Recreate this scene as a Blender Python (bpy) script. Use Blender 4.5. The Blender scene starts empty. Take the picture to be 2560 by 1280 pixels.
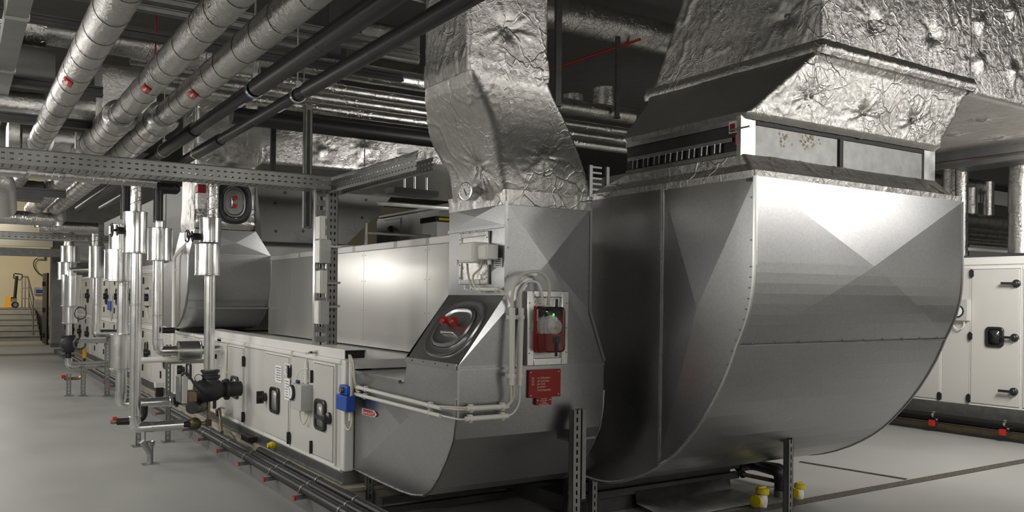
import bpy, math, random
import numpy as np
from mathutils import Vector, Matrix, noise
random.seed(7)
SC=bpy.context.scene
COL=SC.collection
# ---------------- camera -------------------------------------------------
TH=math.radians(32.9); PH=math.radians(.6); F=2148.0; H=1.55
CC,SS=math.cos(TH),math.sin(TH)
cam=bpy.data.cameras.new('camera'); camo=bpy.data.objects.new('camera',cam); COL.objects.link(camo)
cam.sensor_fit='HORIZONTAL'; cam.sensor_width=36; cam.lens=36*F/2560
cam.shift_x=0; cam.shift_y=104.6/2560
cam.clip_start=.05; cam.clip_end=200
camo.matrix_world=Matrix.Translation((0,0,H)) @ Matrix.Rotation(-TH,4,'Z') @ Matrix.Rotation(math.pi/2,4,'X') @ Matrix.Rotation(PH,4,'Z')
SC.camera=camo
# ---------------- world, lamps, exposure ---------------------------------
W=bpy.data.worlds.new('world'); SC.world=W; W.use_nodes=True
W.node_tree.nodes['Background'].inputs[0].default_value=(.8,.85,.95,1)
W.node_tree.nodes['Background'].inputs[1].default_value=.02
SC.view_settings.view_transform='Standard'; SC.view_settings.look='None'
SC.view_settings.exposure=0.0; SC.view_settings.gamma=1; SC.view_settings.use_curve_mapping=False
def lamp(name,loc,target,sx,sy,power,col=(1,.97,.92)):
    l=bpy.data.lights.new(name,'AREA'); l.shape='RECTANGLE'; l.size=sx; l.size_y=sy; l.energy=power; l.color=col
    o=bpy.data.objects.new(name,l); COL.objects.link(o); o.location=loc
    d=Vector(target)-Vector(loc); o.rotation_euler=d.to_track_quat('-Z','Y').to_euler()
    return o
lamp('area_lamp',(-1.6,2.8,2.9),(1.2,6,2.6),1.6,.12,26)
lamp('area_lamp',(2.2,-3.6,3.6),(3.6,4,1.2),2.4,.4,60)
lamp('area_lamp',(9.3,-1.4,3.5),(5.2,3.3,2.2),3.0,.6,80)
lamp('area_lamp',(7.6,-1.8,2.9),(10.1,-1.6,1.4),2.2,.4,55)  # added fill without a fitting: brightens the unit opposite for reflections in the ducts
lamp('area_lamp',(-1.9,6.0,3.9),(-3.2,7.2,1.9),3.4,.3,120)  # invented wash on the left wall so left-facing metal reflects something bright
lamp('area_lamp',(3.6,-3.3,3.9),(3.6,-5,1.9),3,.3,95)  # unseen wash added for the wall behind the camera, mirrored in duct fronts
lamp('area_lamp',(8.0,-3.3,3.9),(8.0,-5,1.9),3,.3,110)  # second added wash on that same wall, for brighter front sheets
lamp('area_lamp',(8.2,3.4,2.85),(8.6,6.0,0.4),1.4,.3,115)
lamp('area_lamp',(-1.1,8.2,2.4),(1.6,8.4,1.9),1.0,.8,48)
lamp('area_lamp',(-1.4,5.4,2.2),(1.6,8.5,3.8),1.6,.12,22)  # made-up uplight to lift the left ceiling zone
lamp('area_lamp',(5.8,6.0,2.85),(4.2,8.6,3.7),1.2,.25,34)  # uplight added to lighten the ceiling zone, hidden behind the damper
lamp('area_lamp',(-1.0,11.5,3.2),(.9,11.5,0),1.8,.25,60)
lamp('area_lamp',(-1.0,17.2,3.3),(0.6,17.5,0),1.8,.25,90)
lamp('area_lamp',(-.9,15.4,2.05),(3.1,6.8,1.7),1.3,.12,22)
lamp('area_lamp',(12.5,9.5,3.2),(13,13,1.0),1.5,.3,70)
lamp('area_lamp',(-.6,30.2,4.3),(-.2,34,1.8),2.0,.5,190,(1,.88,.66))
lamp('area_lamp',(0.2,27.0,4.3),(0.5,24,0),2.0,.4,80)
# ---------------- helpers -------------------------------------------------
def ray(u,v):
    du,dv=u-1280,v-744.6
    r=(du*math.cos(PH)+dv*math.sin(PH))/F; z=(du*math.sin(PH)-dv*math.cos(PH))/F
    return (SS+r*CC, CC-r*SS, z)
def P(u,v,X=None,Y=None,Z=None,d=None):
    D=ray(u,v)
    if X is not None:k=X/D[0]
    elif Y is not None:k=Y/D[1]
    elif Z is not None:k=(Z-H)/D[2]
    else:k=d
    return Vector((D[0]*k,D[1]*k,H+D[2]*k))
def PX(u,v,Y): return P(u,v,Y=Y).x
def PD(p): return p[0]*SS+p[1]*CC
def PR(w,p): return w*.5*PD(p)/F
class MB:
    def __init__(s): s.v=[]; s.f=[]
    def add(s,vs,fs):
        b=len(s.v); s.v+= [tuple(q) for q in vs]; s.f+=[tuple(i+b for i in f) for f in fs]; return s
    def box(s,x0,x1,y0,y1,z0,z1):
        if x0>x1:x0,x1=x1,x0
        if y0>y1:y0,y1=y1,y0
        if z0>z1:z0,z1=z1,z0
        return s.add([(x0,y0,z0),(x1,y0,z0),(x1,y1,z0),(x0,y1,z0),(x0,y0,z1),(x1,y0,z1),(x1,y1,z1),(x0,y1,z1)],
          [(0,3,2,1),(4,5,6,7),(0,1,5,4),(1,2,6,5),(2,3,7,6),(3,0,4,7)])
    def rbox(s,c,ax,ay,az,hx,hy,hz):
        c=Vector(c);ax=Vector(ax).normalized();ay=Vector(ay).normalized();az=Vector(az).normalized()
        vs=[c+ax*(i*hx)+ay*(j*hy)+az*(k*hz) for k in(-1,1) for i,j in((-1,-1),(1,-1),(1,1),(-1,1))]
        return s.add(vs,[(0,3,2,1),(4,5,6,7),(0,1,5,4),(1,2,6,5),(2,3,7,6),(3,0,4,7)])
    def prism(s,pts,d):
        n=len(pts);d=Vector(d);a=[Vector(p) for p in pts]
        return s.add(a+[p+d for p in a],[tuple(range(n))[::-1],tuple(range(n,2*n))]+[(i,(i+1)%n,(i+1)%n+n,i+n) for i in range(n)])
    def lathe(s,p0,d,prof,n=20,caps=True):
        p0=Vector(p0);d=Vector(d).normalized()
        a=d.orthogonal().normalized();b=d.cross(a)
        vs=[];fs=[]
        for t,r in prof:
            for i in range(n):
                q=2*math.pi*i/n; vs.append(p0+d*t+(a*math.cos(q)+b*math.sin(q))*r)
        m=len(prof)
        for k in range(m-1):
            for i in range(n):
                j=(i+1)%n; fs.append((k*n+i,k*n+j,(k+1)*n+j,(k+1)*n+i))
        if caps: fs.append(tuple(range(n))[::-1]); fs.append(tuple((m-1)*n+i for i in range(n)))
        return s.add(vs,fs)
    def cyl(s,p0,p1,r,n=16,r1=None):
        d=Vector(p1)-Vector(p0); return s.lathe(p0,d,[(0,r),(d.length,r if r1 is None else r1)],n)
    def ball(s,c,r,n=16,m=9,sc=(1,1,1)):
        b=len(s.v)
        vs=[(c[0],c[1],c[2]-r*sc[2])];fs=[]
        for k in range(1,m):
            a=-math.pi/2+math.pi*k/m
            for i in range(n):
                q=2*math.pi*i/n; vs.append((c[0]+r*sc[0]*math.cos(a)*math.cos(q),c[1]+r*sc[1]*math.cos(a)*math.sin(q),c[2]+r*sc[2]*math.sin(a)))
        vs.append((c[0],c[1],c[2]+r*sc[2]));L=len(vs)-1
        for i in range(n):
            j=(i+1)%n; fs.append((0,1+j,1+i)); fs.append((L,1+(m-2)*n+i,1+(m-2)*n+j))
            for k in range(m-2): fs.append((1+k*n+i,1+k*n+j,1+(k+1)*n+j,1+(k+1)*n+i))
        return s.add(vs,fs)
    def tube(s,path,r,n=12,bend=None,seg=6,caps=True,rf=None):
        pts=[Vector(p) for p in path]
        if bend:
            out=[pts[0]]
            for i in range(1,len(pts)-1):
                a=pts[i-1]-pts[i];c=pts[i+1]-pts[i]
                L=min(bend,a.length*.49,c.length*.49)
                q0=pts[i]+a.normalized()*L;q1=pts[i]+c.normalized()*L
                for k in range(seg+1):
                    t=k/seg; out.append(q0*(1-t)**2+pts[i]*2*t*(1-t)+q1*t*t)
            out.append(pts[-1]);pts=out
        t0=(pts[1]-pts[0]).normalized();a=t0.orthogonal().normalized()
        vs=[];N=len(pts)
        for k,p in enumerate(pts):
            if k==0:t=t0
            elif k==N-1:t=(pts[-1]-pts[-2]).normalized()
            else:t=((pts[k+1]-pts[k]).normalized()+(pts[k]-pts[k-1]).normalized()).normalized()
            a=(a-t*a.dot(t)).normalized();b=t.cross(a)
            cs=1.0
            if 0<k<N-1:
                cs=1/max(.5,(pts[k]-pts[k-1]).normalized().dot(t))
            rr=r*(rf(k,p) if rf else 1)
            for i in range(n):
                q=2*math.pi*i/n; vs.append(p+(a*math.cos(q)+b*math.sin(q))*rr)
        fs=[]
        for k in range(N-1):
            for i in range(n):
                j=(i+1)%n; fs.append((k*n+i,k*n+j,(k+1)*n+j,(k+1)*n+i))
        if caps: fs.append(tuple(range(n))[::-1]); fs.append(tuple((N-1)*n+i for i in range(n)))
        return s.add(vs,fs)
    def grid(s,fn,nu,nv,flip=False,diag=False):
        vs=[fn(i/nu,j/nv) for j in range(nv+1) for i in range(nu+1)];fs=[]
        for j in range(nv):
            for i in range(nu):
                q=[j*(nu+1)+i,j*(nu+1)+i+1,(j+1)*(nu+1)+i+1,(j+1)*(nu+1)+i]
                if flip:q=q[::-1]
                if diag and nu==nv and (i==j or i+j==nu-1):
                    if flip:
                        fs+= [(q[0],q[1],q[3]),(q[1],q[2],q[3])] if i==j else [(q[0],q[1],q[2]),(q[0],q[2],q[3])]
                    else:
                        fs+= [(q[0],q[1],q[2]),(q[0],q[2],q[3])] if i==j else [(q[0],q[1],q[3]),(q[1],q[2],q[3])]
                else: fs.append(tuple(q))
        return s.add(vs,fs)
ORI={}
def obj(name,mb,mat,parent=None,smooth=35,label=None,kind=None,solid=None,bevel=None):
    if parent is not None: o0=ORI[parent.name]
    else:
        A=np.array(mb.v); lo,hi=A.min(0),A.max(0); o0=Vector(((lo[0]+hi[0])/2,(lo[1]+hi[1])/2,lo[2]))
    me=bpy.data.meshes.new(name)
    me.from_pydata([(x-o0[0],y-o0[1],z-o0[2]) for x,y,z in mb.v],[],mb.f)
    me.materials.append(mat)
    if smooth:
        me.polygons.foreach_set('use_smooth',[True]*len(me.polygons)); me.set_sharp_from_angle(angle=math.radians(smooth))
    me.update()
    o=bpy.data.objects.new(name,me);COL.objects.link(o)
    ORI[o.name]=o0
    if parent is not None:o.parent=parent
    else:o.location=o0
    if label:o['label']=label
    if kind:o['kind']=kind
    if solid:
        m=o.modifiers.new('thickness','SOLIDIFY');m.thickness=solid;m.offset=0
    if bevel:
        m=o.modifiers.new('bevel','BEVEL');m.width=bevel;m.segments=2;m.limit_method='ANGLE'
    return o
def tag(o,label,cat,group=None,kind=None):
    o['label']=label;o['category']=cat
    if group:o['group']=group
    if kind:o['kind']=kind
    return o
def thing(name,loc,label,cat,group=None):
    o=bpy.data.objects.new(name,None);COL.objects.link(o);o.location=loc;ORI[o.name]=Vector(loc);o.empty_display_size=.1
    return tag(o,label,cat,group)
def struct(name,mb,mat,**k):
    o=obj(name,mb,mat,**k);o['kind']='structure';return o
def text(body,size,org,right,up,mat,parent,name='lettering',align='LEFT',sp=1.0,xs=1.0):
    cu=bpy.data.curves.new('txt','FONT');cu.body=body;cu.size=size;cu.align_x=align;cu.space_line=sp;cu.extrude=.0004
    to=bpy.data.objects.new('txt',cu);COL.objects.link(to)
    me=bpy.data.meshes.new_from_object(to.evaluated_get(bpy.context.evaluated_depsgraph_get()))
    bpy.data.objects.remove(to)
    r=Vector(right).normalized();u=Vector(up).normalized();n=r.cross(u)
    mb=MB();mb.add([Vector(org)+r*(q.co.x*xs)+u*q.co.y+n*q.co.z for q in me.vertices],[tuple(p.vertices) for p in me.polygons])
    return obj(name,mb,mat,parent,smooth=None)
# ---------------- materials ------------------------------------------------
def mat(name,col,rough=.5,metal=0.0,bump=0,bscale=20,var=0,vscale=4,rvar=0,spec=.5,trans=0,emit=None,alpha=None,stretch=None,extra=None,bdist=.002):
    m=bpy.data.materials.new(name);m.use_nodes=True;nt=m.node_tree;b=nt.nodes['Principled BSDF']
    b.inputs['Base Color'].default_value=(*col,1);b.inputs['Roughness'].default_value=rough;b.inputs['Metallic'].default_value=metal
    b.inputs['Specular IOR Level'].default_value=spec
    if trans:b.inputs['Transmission Weight'].default_value=trans
    if emit:
        b.inputs['Emission Color'].default_value=(*emit[0],1);b.inputs['Emission Strength'].default_value=emit[1]
    N=nt.nodes.new;L=nt.links.new
    tc=N('ShaderNodeTexCoord');src=tc.outputs['Object']
    if stretch:
        mp=N('ShaderNodeMapping');mp.inputs['Scale'].default_value=stretch;L(src,mp.inputs[0]);src=mp.outputs[0]
    if var or rvar:
        n=N('ShaderNodeTexNoise');n.inputs['Scale'].default_value=vscale;n.inputs['Detail'].default_value=5 if vscale>2 else 1;L(src,n.inputs[0])
        if var:
            r=N('ShaderNodeMapRange');r.inputs[1].default_value=.3;r.inputs[2].default_value=.7;r.inputs[3].default_value=1-var;r.inputs[4].default_value=1+var;L(n.outputs[0],r.inputs[0])
            mx=N('ShaderNodeVectorMath');mx.operation='SCALE';mx.inputs[0].default_value=col;L(r.outputs[0],mx.inputs['Scale']);L(mx.outputs[0],b.inputs['Base Color'])
        if rvar:
            r=N('ShaderNodeMapRange');r.inputs[1].default_value=.3;r.inputs[2].default_value=.7;r.inputs[3].default_value=max(.02,rough-rvar);r.inputs[4].default_value=rough+rvar;L(n.outputs[0],r.inputs[0]);L(r.outputs[0],b.inputs['Roughness'])
    if bump:
        n=N('ShaderNodeTexNoise');n.inputs['Scale'].default_value=bscale;n.inputs['Detail'].default_value=6 if bscale>5 else 0;L(src,n.inputs[0])
        bp=N('ShaderNodeBump');bp.inputs['Strength'].default_value=bump;bp.inputs['Distance'].default_value=bdist;L(n.outputs[0],bp.inputs['Height']);L(bp.outputs[0],b.inputs['Normal'])
    if extra:extra(nt,b,src,N,L)
    return m
def spangle(nt,b,src,N,L):
    # zinc spangle: crystals differ in lightness and gloss
    v=N('ShaderNodeTexVoronoi');v.inputs['Scale'].default_value=90;L(src,v.inputs[0])
    n=N('ShaderNodeTexNoise');n.inputs['Scale'].default_value=1.3;n.inputs['Detail'].default_value=0;L(src,n.inputs[0])
    sp=N('ShaderNodeSeparateColor');L(v.outputs['Color'],sp.inputs[0])
    r=N('ShaderNodeMapRange');r.inputs[3].default_value=.44;r.inputs[4].default_value=.49;L(sp.outputs[0],r.inputs[0])
    c=N('ShaderNodeCombineColor');L(r.outputs[0],c.inputs[0]);L(r.outputs[0],c.inputs[1])
    mm=N('ShaderNodeMath');mm.operation='MULTIPLY';mm.inputs[1].default_value=1.02;L(r.outputs[0],mm.inputs[0]);L(mm.outputs[0],c.inputs[2]);L(c.outputs[0],b.inputs['Base Color'])
    r2=N('ShaderNodeMapRange');r2.interpolation_type='SMOOTHERSTEP';r2.inputs[1].default_value=.1;r2.inputs[2].default_value=.9;r2.inputs[3].default_value=.26;r2.inputs[4].default_value=.34;L(n.outputs[0],r2.inputs[0]);L(r2.outputs[0],b.inputs['Roughness'])
    bp=N('ShaderNodeBump');bp.inputs['Strength'].default_value=.35;bp.inputs['Distance'].default_value=.03;L(n.outputs[0],bp.inputs['Height']);L(bp.outputs[0],b.inputs['Normal'])
def crinkle(s1,s2,st,rough):
    def fn(nt,b,src,N,L):
        # taut foil with fine grain and sparse sharp creases
        n0=N('ShaderNodeTexNoise');n0.inputs['Scale'].default_value=s1*.5;n0.inputs['Detail'].default_value=3;L(src,n0.inputs[0])
        va=N('ShaderNodeVectorMath');va.operation='MULTIPLY_ADD';L(n0.outputs['Color'],va.inputs[0]);va.inputs[1].default_value=(.4,.4,.4);L(src,va.inputs[2])
        hs=[]
        for k,(sc,wd,am) in enumerate(((s1,.035,.5),(s1*2.7,.06,.22))):
            v=N('ShaderNodeTexVoronoi');v.feature='DISTANCE_TO_EDGE';v.inputs['Scale'].default_value=sc;L(va.outputs[0],v.inputs[0])
            mr=N('ShaderNodeMapRange');mr.inputs[1].default_value=0;mr.inputs[2].default_value=wd;mr.inputs[3].default_value=am;mr.inputs[4].default_value=0;L(v.outputs['Distance'],mr.inputs[0])
            ms=N('ShaderNodeTexNoise');ms.inputs['Scale'].default_value=2.3+3*k;ms.inputs['Detail'].default_value=3;L(src,ms.inputs[0])
            mk=N('ShaderNodeMapRange');mk.inputs[1].default_value=.47;mk.inputs[2].default_value=.62;L(ms.outputs[0],mk.inputs[0])
            m1=N('ShaderNodeMath');m1.operation='MULTIPLY';L(mr.outputs[0],m1.inputs[0]);L(mk.outputs[0],m1.inputs[1]);hs.append(m1)
        n1=N('ShaderNodeTexNoise');n1.inputs['Scale'].default_value=s2;n1.inputs['Detail'].default_value=8;n1.inputs['Roughness'].default_value=.7;n1.inputs['Distortion'].default_value=1.2;L(src,n1.inputs[0])
        m3=N('ShaderNodeMath');m3.operation='ADD';L(hs[0].outputs[0],m3.inputs[0]);L(hs[1].outputs[0],m3.inputs[1])
        m2=N('ShaderNodeMath');m2.operation='MULTIPLY_ADD';L(n1.outputs[0],m2.inputs[0]);m2.inputs[1].default_value=.55;L(m3.outputs[0],m2.inputs[2])
        bp=N('ShaderNodeBump');bp.inputs['Strength'].default_value=st;bp.inputs['Distance'].default_value=.008;L(m2.outputs[0],bp.inputs['Height']);L(bp.outputs[0],b.inputs['Normal'])
        b.inputs['Roughness'].default_value=rough
    return fn
M={}
M['galv']=mat('galvanized_sheet',(.53,.53,.52),.3,1,extra=spangle)
M['foil']=mat('aluminium_foil',(.62,.61,.59),.25,1,extra=crinkle(6,30,.6,.25))
M['foil_pipe']=mat('foil_pipe_wrap',(.60,.59,.57),.25,1,extra=crinkle(9,34,.7,.2))
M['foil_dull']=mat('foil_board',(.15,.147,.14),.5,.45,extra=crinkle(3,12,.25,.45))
M['clad']=mat('aluminium_cladding',(.78,.78,.77),.24,1,rvar=.05,vscale=8)
M['steel']=mat('strut_steel',(.3,.3,.295),.45,1,var=.15,vscale=12)
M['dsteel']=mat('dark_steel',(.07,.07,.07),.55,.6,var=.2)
M['tray']=mat('tray_steel',(.33,.335,.32),.42,1,var=.1,vscale=6)
M['white']=mat('white_panel',(.62,.61,.575),.32,0,var=.02,vscale=2,bump=.04,bscale=3,bdist=.01)
M['rail']=mat('white_rail',(.82,.81,.785),.35)
M['glossy']=mat('coated_sheet',(.60,.59,.565),.26,.5)
M['duct_grey']=mat('grey_duct_sheet',(.21,.207,.2),.5,.1,var=.04,vscale=2)
M['dark_pane']=mat('dark_pane',(.03,.03,.03),.15)
M['drain']=mat('drain_grate',(.2,.18,.15),.5,.7,var=.2,vscale=30)
M['rubber']=mat('black_rubber',(.016,.016,.017),.42,bump=.15,bscale=60,bdist=.001)
M['plastic']=mat('black_plastic',(.02,.02,.021),.35)
M['iron']=mat('cast_iron',(.035,.035,.037),.45,.3,bump=.2,bscale=40)
M['brass']=mat('brass',(.33,.25,.15),.4,.9,var=.2,vscale=20)
M['bronze']=mat('bronze',(.11,.085,.05),.5,.7,var=.3,vscale=20)
M['pvc']=mat('grey_white_plastic',(.78,.77,.71),.4)
M['cable']=mat('cable_sheath',(.66,.64,.53),.45)
M['box']=mat('grey_box_plastic',(.5,.5,.48),.45)
M['red']=mat('red_plastic',(.5,.022,.012),.3)
M['dred']=mat('red_sign',(.30,.01,.008),.4)
M['ruby']=mat('red_housing',(.32,.02,.015),.2)
M['blue']=mat('blue_plastic',(.02,.09,.45),.4)
M['yellow']=mat('yellow_plastic',(.75,.6,.02),.4)
M['orange']=mat('yellow_paint',(.85,.42,.01),.35)
M['paper']=mat('paper',(.88,.88,.86),.6)
M['ink']=mat('ink',(.06,.06,.06),.6)
M['wink']=mat('white_ink',(.75,.6,.5),.6)
M['glass']=mat('grey_pane',(.36,.36,.34),.22)
M['cover']=mat('clear_plastic',(.95,.93,.93),.04,trans=1)
M['stain']=mat('stain',(.42,.36,.24),.5,.6,var=.3,vscale=15)
M['concrete']=mat('concrete',(.30,.30,.29),.8,bump=.3,bscale=30,var=.12)
M['plinth']=mat('plinth_paint',(.17,.17,.165),.6,var=.15)
M['board']=mat('board_edge',(.40,.37,.29),.7,var=.15)
M['ceil']=mat('ceiling_paint',(.11,.106,.1),.9,var=.08)
M['wallp']=mat('wall_paint',(.6,.6,.58),.8,var=.04,vscale=1)
M['wallw']=mat('cream_wall',(.72,.66,.50),.8,var=.04,vscale=1)
M['wire']=mat('wire',(.12,.12,.12),.4,.8)
M['green']=mat('green_led',(.05,.6,.05),.4,emit=((.1,1,.1),3))
def floorx(nt,b,src,N,L):
    n=N('ShaderNodeTexNoise');n.inputs['Scale'].default_value=.9;n.inputs['Detail'].default_value=6;L(src,n.inputs[0])
    n2=N('ShaderNodeTexNoise');n2.inputs['Scale'].default_value=90;n2.inputs['Detail'].default_value=3;L(src,n2.inputs[0])
    r=N('ShaderNodeMapRange');r.inputs[1].default_value=.3;r.inputs[2].default_value=.7;r.inputs[3].default_value=.265;r.inputs[4].default_value=.315;L(n.outputs[0],r.inputs[0])
    m=N('ShaderNodeMath');m.operation='MULTIPLY_ADD';L(n2.outputs[0],m.inputs[0]);m.inputs[1].default_value=.04;L(r.outputs[0],m.inputs[2])
    c=N('ShaderNodeCombineColor');L(m.outputs[0],c.inputs[0]);L(m.outputs[0],c.inputs[1])
    mm=N('ShaderNodeMath');mm.operation='MULTIPLY';mm.inputs[1].default_value=.95;L(m.outputs[0],mm.inputs[0]);L(mm.outputs[0],c.inputs[2]);L(c.outputs[0],b.inputs['Base Color'])
    r2=N('ShaderNodeMapRange');r2.inputs[1].default_value=.3;r2.inputs[2].default_value=.7;r2.inputs[3].default_value=.38;r2.inputs[4].default_value=.55;L(n.outputs[0],r2.inputs[0]);L(r2.outputs[0],b.inputs['Roughness'])
M['floor']=mat('floor_coating',(.35,.35,.33),.45,extra=floorx,spec=.35)
# ---------------- setting ----------------------------------------------------
X0,X1,Y0,Y1,ZC=-3.2,19.0,-5.0,33.5,5.8
b=MB();b.box(X0,X1,Y0,Y1+4,-.1,0);struct('floor',b,M['floor'])
b=MB();b.box(X0,X1,Y0,Y1+4,ZC,ZC+.2);struct('ceiling',b,M['ceil'])
b=MB();b.box(X0-.2,X0,Y0,Y1+4,0,ZC);struct('wall_left',b,M['wallp'])
b=MB();b.box(X1,X1+.2,Y0,Y1+4,0,ZC);struct('wall_right',b,M['wallp'])
b=MB();b.box(X0-.2,X1+.2,Y0-.2,Y0,0,ZC);struct('wall_front',b,M['wallp'])
b=MB();b.box(X0,X1,Y1+4,Y1+4.2,0,ZC);struct('wall_back',b,M['wallw'])
# far pillar and the wall beyond it that hides the back of the hall
q=P(112,860,Z=0);q2=P(131,868,Z=0)
YP=29.0
xa=PX(112,800,YP);xb=PX(131,800,YP-1.2)
b=MB();b.box(xb-.02,5.2,YP-1.2,YP-.6,0,ZC);struct('wall_back.001',b,M['concrete'])
b=MB();b.box(xb-.05,5.2,YP-1.24,YP-1.2,0,.12);struct('baseboard_back',b,M['plinth'])
# ---------------- far stair hall ------------------------------------------------
def ZP(u,v,Y): return P(u,v,Y=Y).z
YS=31.5
xr=[PX(u,810,YS) for u in (101,)][0]
st=thing('staircase',(0,YS,0),'grey concrete stairs up to the landing at the far left end','stairs')
for i in range(6):
    yy=YS+i*.3; xr_=PX(101-i*2.5,850-i*13,yy)
    b=MB();b.box(X0+.05,xr_,yy,YS+6*.3+.0,i*.17,(i+1)*.17-.012);b.box(X0+.05,xr_,yy-.02,yy+.28,(i+1)*.17-.012,(i+1)*.17);obj('step',b,M['concrete'],st)
b=MB();b.box(X0+.05,3.2,YS+1.8,37.4,0,1.02);struct('floor.001',b,M['concrete'])
yl=YS+2.2
# wall with dark shutter
b=MB();b.box(X0+.02,PX(32,700,36.8),36.8,36.9,1.02,4.2);struct('door_1',b,M['wallp'])
b=MB();b.box(PX(32,700,36.8),PX(42,700,36.8),36.75,36.9,1.02,4.2);struct('trim_1',b,M['rubber'])
# railing
rl=thing('stair_railing',P(80,770,Y=YS+1.7),'grey steel handrail beside the far concrete stairs','railing')
def rp_(u,v,Y):return P(u,v,Y=Y)
b=MB();b.tube([rp_(55,692,35),rp_(69,692,YS+1.8),rp_(84,748,YS+.2)],.025,8);obj('handrail',b,M['steel'],rl)
for a_,c_ in (((56,720),(69,720)),((56,746),(70,746))):
    b=MB();b.tube([rp_(a_[0],a_[1],35),rp_(c_[0],c_[1],YS+1.8)],.015,6);obj('rail',b,M['steel'],rl)
for k_,dv in ((0,28),(1,52)):
    b=MB();b.tube([rp_(71,692+dv,YS+1.8),rp_(82,748+dv,YS+.3)],.015,6);obj('rail',b,M['steel'],rl)
for u,v0,v1,Y in ((55,692,770,35),(63,693,770,34),(72,700,798,YS+1.7),(83,748,838,YS+.3)):
    b=MB();b.tube([rp_(u,v0,Y),rp_(u-.5,v1,Y)],.022,6);obj('post',b,M['steel'],rl)
# pallet truck on the landing
pt=thing('pallet_truck',(PX(30,765,34),34,1.02),'yellow pallet truck parked at the top of the far stairs','pallet truck')
def pp(u,v,Y=34):return P(u,v,Y=Y)
b=MB();b.prism([pp(u,v) for u,v in ((-20,769),(12,767),(17,741),(36,740),(36,745),(27,747),(25,769))],(0,.45,0));obj('fork_frame',b,M['orange'],pt)
b=MB();b.tube([pp(37,745),pp(42,690)],.05,8);b.tube([pp(35,684),pp(34,695),pp(50,700),pp(56,692),pp(55,686),pp(37,684)],.022,6);obj('tiller',b,M['plastic'],pt)
w_=pp(38,762);b=MB();b.cyl(w_-Vector((0,.05,0)),w_+Vector((0,.3,0)),.11,16);obj('wheel',b,M['rubber'],pt)
b=MB();b.cyl(w_-Vector((0,.06,0)),w_-Vector((0,.05,0)),.06,12);obj('hub',b,M['steel'],pt)
b=MB();w_=pp(34,750);b.box(w_.x-.08,w_.x+.1,34,34.2,w_.z-.06,w_.z+.09);obj('pump',b,M['steel'],pt)
# electrical items on the cream wall
o=thing('control_box',pp(100,725,32.6),'small grey and blue control box on the cream wall by the stairs','box')
c=pp(97,727,36.0);b=MB();b.box(c.x-.16,c.x+.2,35.8,35.95,c.z-.13,c.z+.13);obj('case',b,M['box'],o)
b=MB();b.box(c.x-.1,c.x+.1,35.78,35.8,c.z-.08,c.z+.04);obj('display',b,M['blue'],o)
o=thing('distribution_box',pp(97,770,36),'beige distribution box below the control box by the stairs','box')
c=pp(97,762,36.0);b=MB();b.box(c.x-.18,c.x+.2,35.8,35.95,c.z-.28,c.z+.25);obj('case',b,M['wallw'],o)
b=MB();b.box(c.x-.15,c.x+.17,35.78,35.8,c.z-.22,c.z+.2);obj('door',b,M['box'],o)
c=pp(101,643,33)
b=MB();b.tube([pp(97,643,35.8),pp(84,652,35.8),pp(84,668,35.8),pp(97,685,35.8),pp(106,688,35.8)],.02,6,bend=.2);tag(obj('cable',b,M['wire']),'grey cable hanging in a loop on the cream wall by the stairs','cable')
b=MB();c=pp(101,644,35.8);b.box(c.x-.1,c.x+.12,35.75,35.95,c.z-.06,c.z+.08);tag(obj('junction_box',b,M['box']),'small grey junction box high on the cream wall by the stairs','box')
b=MB();b.box(PX(95,700,35.95)-3,3.2,35.95,36.05,0,ZC);struct('wall_back.002',b,M['wallw'])
# open door leaf at the pillar
dl=thing('door_leaf',P(111,861,Z=0),'narrow dark metal door standing open at the foot of the stairs','door')
a=P(105,857,Z=0);c=P(116,862,Z=0);b=MB();tz=P(105,684,Y=a.y).z
b.prism([a,c,Vector((c.x,c.y,tz)),Vector((a.x,a.y,tz))],(.05,.02,0));obj('panel',b,M['dsteel'],dl)
for v in (710,775,838):
    q=P(111,v,Y=(a.y+c.y)/2);b=MB();b.box(q.x-.06,q.x+.03,q.y-.1,q.y-.02,q.z-.07,q.z+.07);obj('hinge',b,M['plastic'],dl)
# ---------------- air handling units --------------------------------------------
def window_part(par,X,y,z,w,h,s='glass'):
    # porthole frame with rounded corners on a door facing -X
    pts=[];r=.045
    for cy,cz,a0 in ((y+w/2-r,z+h/2-r,0),(y-w/2+r,z+h/2-r,90),(y-w/2+r,z-h/2+r,180),(y+w/2-r,z-h/2+r,270)):
        for k in range(5):
            a=math.radians(a0+k*22.5);pts.append((cy+r*math.cos(a),cz+r*math.sin(a)))
    inn=[(y+(py-y)*.68,z+(pz-z)*.78) for py,pz in pts];n=len(pts)
    b=MB();vs=[];fs=[]
    for off,ring in ((0,pts),(-.018,pts),(-.024,[(y+(py-y)*.93,z+(pz-z)*.95) for py,pz in pts]),(-.022,inn),(-.008,inn)):
        vs+=[(X+off,py,pz) for py,pz in ring]
    for k in range(4):
        for i in range(n):
            j=(i+1)%n;fs.append((k*n+i,(k+1)*n+i,(k+1)*n+j,k*n+j))
    b.add(vs,fs);obj('window_frame',b,M['plastic'],par)
    b=MB();b.add([(X-.010,py,pz) for py,pz in inn],[tuple(range(n))[::-1]]);obj('window_pane',b,M[s],par,solid=.003)
def lever(par,X,y,z,L,ang=0):
    b=MB();b.lathe((X,y,z),(-1,0,0),[(0,.045),(.02,.045),(.03,.03),(.055,.03),(.06,.024)],16)
    c,s=math.cos(ang),math.sin(ang)
    if L:b.rbox((X-.05,y+c*L/2,z+s*L/2),(1,0,0),(0,c,s),(0,-s,c),.011,L/2+.01,.014)
    obj('handle',b,M['plastic'],par)
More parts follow.
